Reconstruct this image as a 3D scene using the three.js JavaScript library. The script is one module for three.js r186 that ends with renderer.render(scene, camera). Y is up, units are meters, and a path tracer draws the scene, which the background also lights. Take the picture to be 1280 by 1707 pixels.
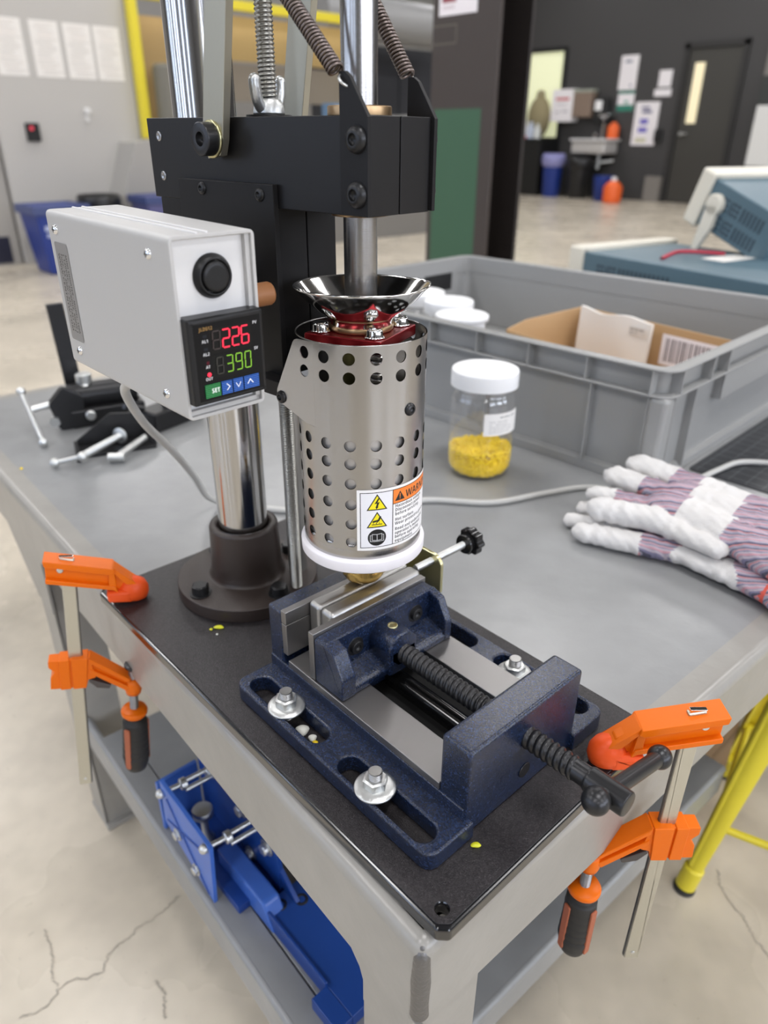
import * as THREE from 'three';
import { RoundedBoxGeometry } from 'three/addons/geometries/RoundedBoxGeometry.js';
import { mergeGeometries } from 'three/addons/utils/BufferGeometryUtils.js';
import { MarchingCubes } from 'three/addons/objects/MarchingCubes.js';
import { RectAreaLightUniformsLib } from 'three/addons/lights/RectAreaLightUniformsLib.js';

// ---------------------------------------------------------------- camera, exposure, big lights
RectAreaLightUniformsLib.init();
const scene = new THREE.Scene();
scene.background = new THREE.Color(0x0b0b0c);
const TY = 0.62;                                   // height of the bench top above the floor
const rad = THREE.MathUtils.degToRad;
const camera = new THREE.PerspectiveCamera(2 * Math.atan(853.5 / 1202) * 180 / Math.PI, 1280 / 1707, 0.02, 60);
{
  const P = rad(27.6), Y = rad(42.73), Q = rad(0.45);
  const fh = new THREE.Vector3(Math.sin(Y), 0, -Math.cos(Y)), r0 = new THREE.Vector3(Math.cos(Y), 0, Math.sin(Y)), U = new THREE.Vector3(0, 1, 0);
  const fwd = fh.clone().multiplyScalar(Math.cos(P)).addScaledVector(U, -Math.sin(P));
  const u0 = fh.clone().multiplyScalar(Math.sin(P)).addScaledVector(U, Math.cos(P));
  const R = r0.clone().multiplyScalar(Math.cos(Q)).addScaledVector(u0, Math.sin(Q));
  const up = r0.clone().multiplyScalar(-Math.sin(Q)).addScaledVector(u0, Math.cos(Q));
  camera.position.set(-0.2061, 0.435 + TY, 0.1679);
  camera.quaternion.setFromRotationMatrix(new THREE.Matrix4().makeBasis(R, up, fwd.negate()));
  camera.focus = 0.52; camera.userData.fStop = 5.5;
}
const renderer = new THREE.WebGLRenderer({ antialias: true });
renderer.toneMapping = THREE.LinearToneMapping;
renderer.toneMappingExposure = 0.95;
renderer.shadowMap.enabled = true;
const PANEL = 15;                                 // radiance of a ceiling panel
const CEIL = 4.6;                                   // ceiling height
const LAMPS = [];
for (let i = 0; i < 5; i++) for (let j = 0; j < 5; j++) LAMPS.push([-3.4 + i * 3.6, -9.6 + j * 3.5]);
for (const [x, z] of LAMPS) {
  const l = new THREE.RectAreaLight(0xfbfbff, PANEL, 1.5, 0.75);
  l.position.set(x, CEIL - 0.1, z); l.lookAt(x, 0, z); scene.add(l);
}
const WINGLOW = 6.5;                                // daylight through the windows in the front wall, behind the camera
const WINS = [[-1.5, 2.2, 5.98], [1.6, 2.2, 5.98], [4.7, 2.2, 5.98]];
for (const [x, y, z] of WINS) {
  const l = new THREE.RectAreaLight(0xf3f5ff, WINGLOW, 2.2, 1.6);
  l.position.set(x, y, z - 0.1); l.lookAt(x, y, 0); scene.add(l);
}
const SLITS = [-7.2, -5.9, -4.3, -2.6, -1.5, 0.4, 2.2];   // tall narrow windows in the left wall
for (const z of SLITS) {
  const l = new THREE.RectAreaLight(0xd6e4ff, 4, 0.42, 2.8);
  l.position.set(-5.88, 2.3, z); l.lookAt(5, 2.3, z); scene.add(l);
}

// ---------------------------------------------------------------- helpers
const numbers = {};
const numbered = (n) => { const k = numbers[n] = (numbers[n] ?? -1) + 1; return k ? n + '_' + String(k).padStart(3, '0') : n; };
let seed = 7;
const rnd = () => { seed = (seed + 0x6d2b79f5) | 0; let t = Math.imul(seed ^ (seed >>> 15), 1 | seed); t = (t + Math.imul(t ^ (t >>> 7), 61 | t)) ^ t; return ((t ^ (t >>> 14)) >>> 0) / 4294967296; };
const V = (x, y, z) => new THREE.Vector3(x, y, z);
function thing(name, label, category, [x, y, z] = [0, 0, 0], turn = 0, group) {
  const o = new THREE.Group(); o.name = numbered(name); scene.add(o);
  o.position.set(x, y + TY, z); o.rotation.y = turn; tag(o, label, category, group);
  return o;
}
function tag(o, label, category, group) { o.userData = { label, category }; if (group) o.userData.group = group; return o; }
function prep(g) {
  if (g.index) g = g.toNonIndexed();
  const o = new THREE.BufferGeometry();
  o.setAttribute('position', g.attributes.position); o.setAttribute('normal', g.attributes.normal);
  o.setAttribute('uv', g.attributes.uv ?? new THREE.BufferAttribute(new Float32Array(g.attributes.position.count * 2), 2));
  return o;
}
const join = (list) => { list = list.flat(Infinity); return list.length === 1 ? prep(list[0]) : mergeGeometries(list.map(prep)); };
function boxUV(g) {                                   // metre-scaled box mapping
  const p = g.attributes.position, n = g.attributes.normal, uv = new Float32Array(p.count * 2);
  for (let i = 0; i < p.count; i += 3) {
    let ax = 0, ay = 0, az = 0;
    for (let k = i; k < i + 3; k++) { ax += Math.abs(n.getX(k)); ay += Math.abs(n.getY(k)); az += Math.abs(n.getZ(k)); }
    for (let k = i; k < i + 3; k++) {
      const x = p.getX(k), y = p.getY(k), z = p.getZ(k);
      if (ay >= ax && ay >= az) { uv[2 * k] = x; uv[2 * k + 1] = z; } else if (ax >= az) { uv[2 * k] = z; uv[2 * k + 1] = y; } else { uv[2 * k] = x; uv[2 * k + 1] = y; }
    }
  }
  g.setAttribute('uv', new THREE.BufferAttribute(uv, 2));
  return g;
}
function part(name, geos, m, parent, label, keepUV) {
  let g = join([geos]);
  if (!keepUV) g = boxUV(g);
  const o = new THREE.Mesh(g, m); o.name = parent ? name : numbered(name); o.castShadow = o.receiveShadow = true;
  if (label) o.userData.label = label;
  (parent ?? scene).add(o);
  return o;
}
function struct(name, geos, m, keepUV) { const o = part(name, geos, m, null, null, keepUV); o.userData.kind = 'structure'; return o; }
const bx = (w, h, d, x = 0, y = 0, z = 0, r = 0.0008, s = 1) => (r ? new RoundedBoxGeometry(w, h, d, s, Math.min(r, w / 2.1, h / 2.1, d / 2.1)) : new THREE.BoxGeometry(w, h, d)).translate(x, y, z);
const bb = (x0, x1, y0, y1, z0, z1, r, s) => bx(x1 - x0, y1 - y0, z1 - z0, (x0 + x1) / 2, (y0 + y1) / 2, (z0 + z1) / 2, r, s);
const lathe = (pts, seg = 40) => new THREE.LatheGeometry(pts.map(([r, y]) => new THREE.Vector2(Math.max(r, 1e-5), y)), seg);
// a turned bar along +y from y0 to y1, chamfered
const rod = (r, y0, y1, c = 0.0006, seg = 32) => lathe([[0, y0], [r - c, y0], [r - c, y0], [r, y0 + c], [r, y0 + c], [r, y1 - c], [r, y1 - c], [r - c, y1], [r - c, y1], [0, y1]], seg);
const aim = (g, dir, at = V(0, 0, 0)) => g.applyQuaternion(new THREE.Quaternion().setFromUnitVectors(V(0, 1, 0), dir.clone().normalize())).translate(at.x, at.y, at.z);
const bar = (a, b, r, seg = 16, c = 0.0004) => aim(rod(r, 0, a.distanceTo(b), c, seg), b.clone().sub(a), a);
function shapeOf(pts) { const s = new THREE.Shape(); pts.forEach(([x, y], i) => (i ? s.lineTo(x, y) : s.moveTo(x, y))); s.closePath(); return s; }
function roundPoly(pts, r) {                            // polygon with rounded corners (r or per-corner [x,y,r])
  const s = new THREE.Shape(), n = pts.length;
  for (let i = 0; i < n; i++) {
    const p = new THREE.Vector2(...pts[i].slice(0, 2)), a = new THREE.Vector2(...pts[(i + n - 1) % n].slice(0, 2)), b = new THREE.Vector2(...pts[(i + 1) % n].slice(0, 2));
    const rr = pts[i][2] ?? r, da = a.clone().sub(p), db = b.clone().sub(p), la = Math.min(rr, da.length() / 2), lb = Math.min(rr, db.length() / 2);
    const q = p.clone().addScaledVector(da.normalize(), la), t = p.clone().addScaledVector(db.normalize(), lb);
    i ? s.lineTo(q.x, q.y) : s.moveTo(q.x, q.y);
    s.quadraticCurveTo(p.x, p.y, t.x, t.y);
  }
  s.closePath(); return s;
}
function extr(s, depth, bev = 0.0006, seg = 2, curve = 8) {  // extruded along +z from 0 to depth, bevel inside the outline
  return new THREE.ExtrudeGeometry(s, { depth: Math.max(depth - 2 * bev, 1e-5), bevelEnabled: bev > 0, bevelThickness: bev, bevelSize: bev, bevelOffset: -bev, bevelSegments: seg, curveSegments: curve }).translate(0, 0, bev);
}
const flat = (g, y = 0) => g.rotateX(-Math.PI / 2).translate(0, y, 0);           // shape (x, -z) laid flat, thickness upward
const side = (g, x = 0) => g.rotateY(Math.PI / 2).scale(1, 1, 1).translate(x, 0, 0); // shape (-z, y), thickness along +x
function thread(len, rO, rI, pitch, seg = 24, K = 6, profile) {                    // a real helical thread along +y
  profile ??= (t) => 1 - Math.abs(2 * t - 1);
  const rows = Math.ceil(len / pitch * K), pos = [], idx = [];
  for (let i = 0; i <= rows; i++) {
    const y = len * i / rows;
    for (let j = 0; j <= seg; j++) {
      const a = j / seg, t = (((y / pitch - a) % 1) + 1) % 1, r = rI + (rO - rI) * profile(t);
      pos.push(r * Math.cos(a * 2 * Math.PI), y, -r * Math.sin(a * 2 * Math.PI));
      if (i && j) { const A = (i - 1) * (seg + 1) + j - 1, B = A + 1, D = A + seg + 1; idx.push(A, B, D, B, D + 1, D); }
    }
  }
  const g = new THREE.BufferGeometry(); g.setAttribute('position', new THREE.Float32BufferAttribute(pos, 3)); g.setIndex(idx); g.computeVertexNormals();
  return [g, new THREE.CircleGeometry(rI, seg).rotateX(Math.PI / 2), new THREE.CircleGeometry(rI, seg).rotateX(-Math.PI / 2).translate(0, len, 0)];
}
const all = (list, f) => list.flat(Infinity).map((g) => f(g));
class Helix extends THREE.Curve {
  constructor(r, len, turns) { super(); Object.assign(this, { r, len, turns }); }
  getPoint(t, o = V(0, 0, 0)) { const a = t * this.turns * 2 * Math.PI; return o.set(this.r * Math.cos(a), this.len * t, this.r * Math.sin(a)); }
}
const tube = (pts, r, n = 64, seg = 10, closed = false) => new THREE.TubeGeometry(new THREE.CatmullRomCurve3(pts, closed, 'centripetal'), n, r, seg, closed);
// button-head socket screw along +y, head standing on y = 0; dark hex recess cut in
const buttonHead = (R, h) => [lathe([[R, 0], [R, h * 0.25], [R * 0.93, h * 0.55], [R * 0.78, h * 0.85], [R * 0.6, h], [R * 0.46, h], [R * 0.44, h * 0.97], [R * 0.44, h * 0.3], [0, h * 0.25]], 28)];
const capHead = (R, h) => [lathe([[R, 0], [R, h * 0.88], [R * 0.94, h], [R * 0.5, h], [R * 0.48, h * 0.97], [R * 0.48, h * 0.45], [0, h * 0.4]], 28)];
const hexNut = (R, h, bore) => { const g = new THREE.CylinderGeometry(R, R, h * 0.86, 6).translate(0, h * 0.43, 0), c = new THREE.CylinderGeometry(R * 0.84, R, h * 0.14, 6).translate(0, h * 0.93, 0); return [g, c]; };

// ---------------------------------------------------------------- textures
function tex(size, fn, srgb = false, h = size) {
  const d = new Uint8Array(size * h * 4);
  for (let y = 0; y < h; y++) for (let x = 0; x < size; x++) { const c = fn(x / size, y / h, x, y), o = (y * size + x) * 4; const [r, g, b] = Array.isArray(c) ? c : [c, c, c]; d[o] = r * 255; d[o + 1] = g * 255; d[o + 2] = b * 255; d[o + 3] = 255; }
  const t = new THREE.DataTexture(d, size, h); t.wrapS = t.wrapT = THREE.RepeatWrapping; t.magFilter = THREE.LinearFilter; t.minFilter = THREE.LinearMipmapLinearFilter;
  if (srgb) t.colorSpace = THREE.SRGBColorSpace; t.needsUpdate = true; return t;
}
const hash = (x, y, s) => { let h = Math.imul(x, 374761393) + Math.imul(y, 668265263) + Math.imul(s, 974634777); h = Math.imul(h ^ (h >>> 13), 1274126177); return ((h ^ (h >>> 16)) >>> 0) / 4294967296; };
function vnoise(u, v, nx, ny, s) {                      // tileable value noise
  const x = u * nx, y = v * ny, i = Math.floor(x), j = Math.floor(y), f = x - i, g = y - j, a = f * f * (3 - 2 * f), b = g * g * (3 - 2 * g), w = (p, q) => hash(((p % nx) + nx) % nx, ((q % ny) + ny) % ny, s);
  return (w(i, j) * (1 - a) + w(i + 1, j) * a) * (1 - b) + (w(i, j + 1) * (1 - a) + w(i + 1, j + 1) * a) * b;
}
const fbm = (u, v, n, s, o = 4) => { let r = 0, w = 0.5, t = 0; for (let k = 0; k < o; k++) { r += w * vnoise(u, v, n << k, n << k, s + k); t += w; w *= 0.55; } return r / t; };
const rep = (t, m) => { const c = t.clone(); c.repeat.set(1 / m, 1 / m); c.needsUpdate = true; return c; };
const cl = (x) => Math.max(0, Math.min(1, x));
const T_fine = tex(256, (u, v) => 0.15 + 0.7 * fbm(u, v, 48, 3, 2));                       // grainy relief
const T_soft = tex(256, (u, v) => fbm(u, v, 6, 11, 5));
const T_hammer = tex(256, (u, v) => { const a = vnoise(u, v, 40, 40, 5), b = vnoise(u, v, 71, 71, 9); return cl(0.5 + 1.1 * (a - 0.5) + 0.6 * (b - 0.5)); });
const T_brush = tex(256, (u, v) => 0.3 + 0.5 * (0.6 * vnoise(u, v, 6, 256, 21) + 0.4 * vnoise(u, v, 16, 128, 22)));
const T_speck = tex(512, (u, v) => { const a = vnoise(u, v, 200, 200, 81), b = fbm(u, v, 60, 83, 2), s = hash(Math.floor(u * 256), Math.floor(v * 256), 85); return cl(0.34 + 0.34 * a + 0.16 * b + (s > 0.985 ? 0.5 : 0)); }, true);
const T_grime = tex(512, (u, v) => { const a = fbm(u, v, 5, 31, 5), b = fbm(u, v, 23, 37, 3); return cl(0.93 + 0.14 * (a - 0.5) + 0.05 * (b - 0.5)); }, true);
function canvasTex(w, h, draw) { const c = document.createElement('canvas'); c.width = w; c.height = h; const g = c.getContext('2d'); draw(g, w, h); const t = new THREE.CanvasTexture(c); t.colorSpace = THREE.SRGBColorSpace; t.anisotropy = 8; return t; }

// ---------------------------------------------------------------- materials (linear base colours)
const C = (r, g, b) => new THREE.Color().setRGB(r, g, b);
const mat = (c, rough, o = {}) => new THREE.MeshStandardMaterial({ color: Array.isArray(c) ? C(...c) : new THREE.Color(c), roughness: rough, ...o });
const phy = (c, rough, o = {}) => new THREE.MeshPhysicalMaterial({ color: Array.isArray(c) ? C(...c) : new THREE.Color(c), roughness: rough, ...o });
const M = {
  chrome: mat([0.80, 0.80, 0.80], 0.07, { metalness: 1 }),
  columnSteel: mat([0.5, 0.495, 0.49], 0.15, { metalness: 1, bumpMap: rep(T_brush, 0.08), bumpScale: 0.00002 }),
  steel: mat([0.42, 0.41, 0.40], 0.27, { metalness: 1, bumpMap: rep(T_brush, 0.05), bumpScale: 0.00004 }),
  threadDark: mat([0.34, 0.335, 0.31], 0.34, { metalness: 1 }),
  ground: mat([0.31, 0.30, 0.295], 0.42, { metalness: 1, bumpMap: rep(T_brush, 0.03), bumpScale: 0.00005 }),
  mill: mat([0.42, 0.415, 0.405], 0.42, { metalness: 1, bumpMap: rep(T_fine, 0.05), bumpScale: 0.00008 }),
  zinc: mat([0.64, 0.65, 0.64], 0.38, { metalness: 1, bumpMap: rep(T_soft, 0.012), bumpScale: 0.0002 }),
  zincYellow: mat([0.60, 0.56, 0.32], 0.3, { metalness: 1 }),
  linkBar: mat([0.40, 0.375, 0.30], 0.42, { metalness: 0.9, bumpMap: rep(T_brush, 0.04), bumpScale: 0.00004 }),
  funnel: mat([0.78, 0.77, 0.755], 0.1, { metalness: 1, side: THREE.DoubleSide }),
  shield: mat([0.42, 0.412, 0.405], 0.28, { metalness: 1, bumpMap: rep(T_brush, 0.05), bumpScale: 0.00003 }),
  springSteel: mat([0.20, 0.165, 0.15], 0.3, { metalness: 1 }),
  darkSteel: mat([0.045, 0.045, 0.047], 0.34, { metalness: 0.75 }),
  blackOxide: mat([0.02, 0.02, 0.021], 0.36, { metalness: 0.4 }),
  anod: phy([0.009, 0.0083, 0.0086], 0.38, { specularIntensity: 0.6, bumpMap: rep(T_brush, 0.06), bumpScale: 0.00004 }),
  anodFlat: phy([0.010, 0.0095, 0.010], 0.5, { specularIntensity: 0.45 }),
  plateEdge: phy([0.008, 0.008, 0.009], 0.16, { clearcoat: 0.5, clearcoatRoughness: 0.1 }),
  plateTop: mat([0.062, 0.053, 0.057], 0.4, { map: rep(T_speck, 0.16), bumpMap: rep(T_fine, 0.02), bumpScale: 0.00028 }),
  castBrown: mat([0.034, 0.024, 0.020], 0.42, { bumpMap: rep(T_fine, 0.05), bumpScale: 0.00012 }),
  vise: phy([0.024, 0.048, 0.128], 0.27, { map: rep(T_speck, 0.2), bumpMap: rep(T_hammer, 0.022), bumpScale: 0.00016, clearcoat: 0.25, clearcoatRoughness: 0.2 }),
  brass: mat([0.60, 0.40, 0.12], 0.26, { metalness: 1, map: null, bumpMap: rep(T_soft, 0.02), bumpScale: 0.0002 }),
  bronze: mat([0.42, 0.28, 0.15], 0.35, { metalness: 0.9 }),
  copper: mat([0.26, 0.105, 0.035], 0.5, { metalness: 0.1 }),
  redAnod: mat([0.24, 0.01, 0.014], 0.28, { metalness: 0.7 }),
  whiteCer: mat([0.84, 0.81, 0.83], 0.45),
  boxGrey: mat([0.47, 0.462, 0.448], 0.42, { bumpMap: rep(T_fine, 0.03), bumpScale: 0.00004 }),
  boxFront: mat([0.68, 0.67, 0.66], 0.45),
  blackPlastic: phy([0.011, 0.011, 0.0115], 0.36, { specularIntensity: 0.6 }),
  screenBlack: phy([0.006, 0.006, 0.007], 0.12),
  bench: mat([0.31, 0.315, 0.315], 0.3, { map: rep(T_grime, 0.6), bumpMap: rep(T_soft, 0.2), bumpScale: 0.0005, metalness: 0.05 }),
  benchSide: mat([0.36, 0.345, 0.315], 0.3, { map: rep(T_grime, 0.6), bumpMap: rep(T_soft, 0.15), bumpScale: 0.0004, metalness: 0.05 }),
  weld: mat([0.16, 0.155, 0.15], 0.4, { metalness: 0.6, bumpMap: rep(T_soft, 0.03), bumpScale: 0.0008 }),
  orange: phy([0.76, 0.145, 0.002], 0.36, { specularIntensity: 0.5 }),
  padOrange: phy([0.78, 0.085, 0.012], 0.42, { specularIntensity: 0.6 }),
  clampBar: mat([0.56, 0.54, 0.46], 0.36, { metalness: 0.85, bumpMap: rep(T_fine, 0.03), bumpScale: 0.00006 }),
  rubber: mat([0.017, 0.016, 0.015], 0.6),
  rust: mat([0.36, 0.10, 0.045], 0.55),
  bin: mat([0.30, 0.30, 0.292], 0.34, { bumpMap: rep(T_fine, 0.08), bumpScale: 0.00006 }),
  cardboard: mat([0.50, 0.325, 0.165], 0.8),
  paper: mat([0.80, 0.77, 0.72], 0.75),
  whitePlastic: mat([0.86, 0.86, 0.86], 0.4),
  jar: phy([1, 1, 1], 0.03, { transmission: 1, thickness: 0, ior: 1.5 }),
  pellet: mat([0.95, 0.68, 0.012], 0.42),
  cable: mat([0.50, 0.495, 0.47], 0.45),
  cableGrey: mat([0.30, 0.30, 0.29], 0.45),
  matDark: mat([0.026, 0.028, 0.032], 0.55),
  meterBlue: mat([0.085, 0.145, 0.18], 0.42),
  meterDark: mat([0.02, 0.035, 0.05], 0.5),
  cream: mat([0.70, 0.66, 0.56], 0.5),
  blueSteel: mat([0.012, 0.055, 0.26], 0.34),
  blueLight: mat([0.05, 0.14, 0.5], 0.34),
  yellow: mat([0.72, 0.60, 0.035], 0.35),
  wood: mat([0.42, 0.25, 0.10], 0.6),
  darkWood: mat([0.20, 0.12, 0.055], 0.6),
  floorGrey: mat([0.71, 0.655, 0.565], 0.33),
  wallDark: mat([0.047, 0.0455, 0.045], 0.55),
  wallGrey: mat([0.47, 0.45, 0.42], 0.7),
  wallWhite: mat([0.16, 0.158, 0.155], 0.75),
  ceilDark: mat([0.07, 0.07, 0.07], 0.8),
  black: mat([0.008, 0.008, 0.008], 0.5),
  blackMatte: mat([0.012, 0.012, 0.012], 0.75),
  doorDark: mat([0.046, 0.044, 0.038], 0.5),
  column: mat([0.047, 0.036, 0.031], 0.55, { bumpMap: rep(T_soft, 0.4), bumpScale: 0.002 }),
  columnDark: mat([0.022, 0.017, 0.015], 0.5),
  green: mat([0.04, 0.105, 0.058], 0.55),
  binBlue: mat([0.012, 0.035, 0.22], 0.4),
  bagBlue: mat([0.12, 0.13, 0.28], 0.5),
  bagBlack: mat([0.012, 0.012, 0.013], 0.3),
  orangeFlat: mat([0.82, 0.13, 0.02], 0.45),
  suede: mat([0.66, 0.645, 0.63], 0.9, { bumpMap: rep(T_fine, 0.04), bumpScale: 0.0006 }),
};

// ---------------------------------------------------------------- the room
{
  const FX0 = -6, FX1 = 13.3, FZ0 = -12, FZ1 = 6;
  const tf = tex(1024, (u, v) => {
    const a = fbm(u, v, 4, 51, 6), b = fbm(u, v, 60, 57, 2), s = vnoise(u, v, 230, 230, 61) > 0.975 ? -0.12 : 0, k = 0.88 + 0.22 * (a - 0.5) + 0.06 * (b - 0.5) + s * 0.5;
    return [cl(k * 1.0), cl(k * 0.985), cl(k * 0.955)];
  }, true);
  M.floorGrey.map = rep(tf, 1.6);
  M.floorGrey.roughnessMap = rep(tex(256, (u, v) => [0, cl(0.62 + 0.5 * fbm(u, v, 5, 71, 4)), 0]), 1.1);
  const fl = struct('floor', bb(FX0 - 0.2, FX1 + 0.2, -0.2, 0, FZ0 - 0.2, FZ1 + 0.2, 0), M.floorGrey);
  const crackM = mat([0.33, 0.30, 0.25], 0.8);
  const crack = (pts, w) => {
    const c = new THREE.CatmullRomCurve3(pts.map(([x, z]) => V(x, 0, z)), false, 'centripetal'), n = 60, pos = [], idx = [], P = c.getSpacedPoints(n);
    for (let i = 0; i <= n; i++) {
      const d = P[Math.min(i + 1, n)].clone().sub(P[Math.max(i - 1, 0)]).normalize(), ww = w * (0.35 + rnd()), j = (rnd() - 0.5) * 0.006;
      pos.push(P[i].x - d.z * (ww + j), 0.0008, P[i].z + d.x * (ww + j), P[i].x + d.z * (ww - j), 0.0008, P[i].z - d.x * (ww - j));
      if (i) { const k = 2 * i; idx.push(k - 2, k - 1, k, k - 1, k + 1, k); }
    }
    const g = new THREE.BufferGeometry(); g.setAttribute('position', new THREE.Float32BufferAttribute(pos, 3)); g.setIndex(idx); g.computeVertexNormals();
    part('crack', g, crackM, fl);
  };
  crack([[0.051, -0.574], [0.009, -0.566], [-0.022, -0.567], [-0.046, -0.563], [-0.07, -0.561], [-0.086, -0.54], [-0.109, -0.551], [-0.138, -0.562], [-0.159, -0.547], [-0.195, -0.557]], 0.0011);
  crack([[-0.141, -0.565], [-0.14, -0.589], [-0.131, -0.613], [-0.125, -0.66]], 0.0009);
  crack([[-0.038, -0.481], [-0.036, -0.459], [-0.051, -0.426]], 0.0012);
  crack([[0.719, -0.028], [0.697, -0.014], [0.68, 0.011], [0.667, 0.037], [0.652, 0.058], [0.637, 0.086], [0.6, 0.14]], 0.0011);
  struct('wall_left', bb(FX0 - 0.2, FX0, 0, CEIL, FZ0, FZ1, 0), M.wallWhite);
  struct('wall_front', bb(FX0, FX1, 0, CEIL, FZ1, FZ1 + 0.2, 0), M.wallWhite);
  struct('wall_back', bb(FX0, FX1, 0, CEIL, FZ0 - 0.2, FZ0, 0), mat([0.27, 0.26, 0.245], 0.7));
  struct('ceiling', bb(FX0 - 0.2, FX1 + 0.2, CEIL, CEIL + 0.2, FZ0 - 0.2, FZ1 + 0.2, 0), M.ceilDark);
  // right wall, dark paint, with openings for the window and the door
  const w0 = -10.62, w1 = -9.46, wy0 = 1.04, wy1 = 2.5, d0 = -6.96, d1 = -5.99, dy1 = 2.42, X = FX1;
  struct('wall_right', [bb(X, X + 0.2, 0, CEIL, FZ0, w0, 0), bb(X, X + 0.2, 0, wy0, w0, w1, 0), bb(X, X + 0.2, wy1, CEIL, w0, w1, 0), bb(X, X + 0.2, 0, CEIL, w1, d0, 0), bb(X, X + 0.2, dy1, CEIL, d0, d1, 0), bb(X, X + 0.2, 0, CEIL, d1, FZ1, 0)], M.wallDark);
  const win = struct('window_1', [bb(X - 0.04, X + 0.06, wy0 - 0.06, wy1 + 0.06, w1, w1 + 0.07, 0), bb(X - 0.04, X + 0.06, wy0 - 0.06, wy1 + 0.06, w0 - 0.07, w0, 0), bb(X - 0.04, X + 0.06, wy1, wy1 + 0.07, w0, w1, 0), bb(X - 0.06, X + 0.06, wy0 - 0.07, wy0, w0 - 0.07, w1 + 0.07, 0)], M.black);
  part('pane', bb(X + 0.02, X + 0.03, wy0, wy1, w0, w1, 0), mat([0.55, 0.56, 0.40], 0.4, { emissive: C(0.72, 0.74, 0.46), emissiveIntensity: 0.72 }), win, 'lit pale green window pane');
  const dr = struct('door_1', bb(X + 0.005, X + 0.055, 0.01, dy1 - 0.04, d0 + 0.03, d1 - 0.03, 0), M.doorDark);
  part('door_frame', [bb(X - 0.035, X + 0.08, 0, dy1 + 0.03, d0 - 0.06, d0 + 0.03, 0), bb(X - 0.035, X + 0.08, 0, dy1 + 0.03, d1 - 0.03, d1 + 0.06, 0), bb(X - 0.035, X + 0.08, dy1 - 0.04, dy1 + 0.05, d0 - 0.06, d1 + 0.06, 0)], mat([0.024, 0.023, 0.022], 0.5), dr);
  part('vision_panel', bb(X - 0.004, X + 0.012, 1.27, 2.17, -6.80, -6.63, 0), mat([0.6, 0.56, 0.42], 0.3, { emissive: C(0.72, 0.62, 0.36), emissiveIntensity: 0.75 }), dr, 'narrow lit glass panel');
  part('door_handle', [bb(X - 0.06, X - 0.045, 1.1, 1.125, -6.86, -6.72, 0.005), bb(X - 0.05, X + 0.01, 1.08, 1.14, -6.87, -6.83, 0.005)], M.zinc, dr, 'lever handle');
  struct('trim_1', bb(X - 0.14, X, 0, 0.42, -7.32, -7.02, 0), mat([0.20, 0.185, 0.165], 0.6));
  struct('trim_2', bb(X - 0.05, X, 0, 3.2, -5.6, -5.5, 0), mat([0.20, 0.185, 0.17], 0.5));
  // windows in the front wall, only seen in reflections
  WINS.forEach(([x, y, z], i) => {
    const w = struct('window_' + (i + 2), [bb(x - 1.16, x - 1.1, y - 0.86, y + 0.86, 5.95, 6, 0), bb(x + 1.1, x + 1.16, y - 0.86, y + 0.86, 5.95, 6, 0), bb(x - 1.1, x + 1.1, y + 0.8, y + 0.86, 5.95, 6, 0), bb(x - 1.1, x + 1.1, y - 0.86, y - 0.8, 5.95, 6, 0)], M.whitePlastic);
    part('pane', bb(x - 1.1, x + 1.1, y - 0.8, y + 0.8, 5.97, 6, 0), mat([0.6, 0.65, 0.75], 0.2, { emissive: C(0.62, 0.77, 1), emissiveIntensity: 3 }), w);
  });
  SLITS.forEach((z, i) => {
    const w = struct('window_' + (i + 5), [bb(-6, -5.94, 0.84, 3.76, z - 0.27, z - 0.21, 0), bb(-6, -5.94, 0.84, 3.76, z + 0.21, z + 0.27, 0), bb(-6, -5.94, 3.7, 3.76, z - 0.21, z + 0.21, 0), bb(-6, -5.94, 0.84, 0.9, z - 0.21, z + 0.21, 0)], M.whitePlastic);
    part('pane', bb(-6, -5.97, 0.9, 3.7, z - 0.21, z + 0.21, 0), mat([0.6, 0.65, 0.75], 0.2, { emissive: C(0.55, 0.72, 1), emissiveIntensity: 2.6 }), w);
  });
  // ceiling panels
  const glow = mat([0.8, 0.8, 0.8], 0.5, { emissive: C(1, 0.93, 0.83), emissiveIntensity: 4 });
  LAMPS.forEach(([x, z]) => {
    const t = thing('ceiling_light', 'rectangular white ceiling light panel recessed high over the workshop', 'light', [x, CEIL - TY, z], 0, 'ceiling light panels');
    part('diffuser', bb(-0.75, 0.75, -0.06, -0.05, -0.375, 0.375, 0), glow, t);
    part('frame', [bb(-0.79, 0.79, -0.07, 0, -0.415, -0.375, 0), bb(-0.79, 0.79, -0.07, 0, 0.375, 0.415, 0), bb(-0.79, -0.75, -0.07, 0, -0.375, 0.375, 0), bb(0.75, 0.79, -0.07, 0, -0.375, 0.375, 0)], M.whitePlastic, t);
  });
}

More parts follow.
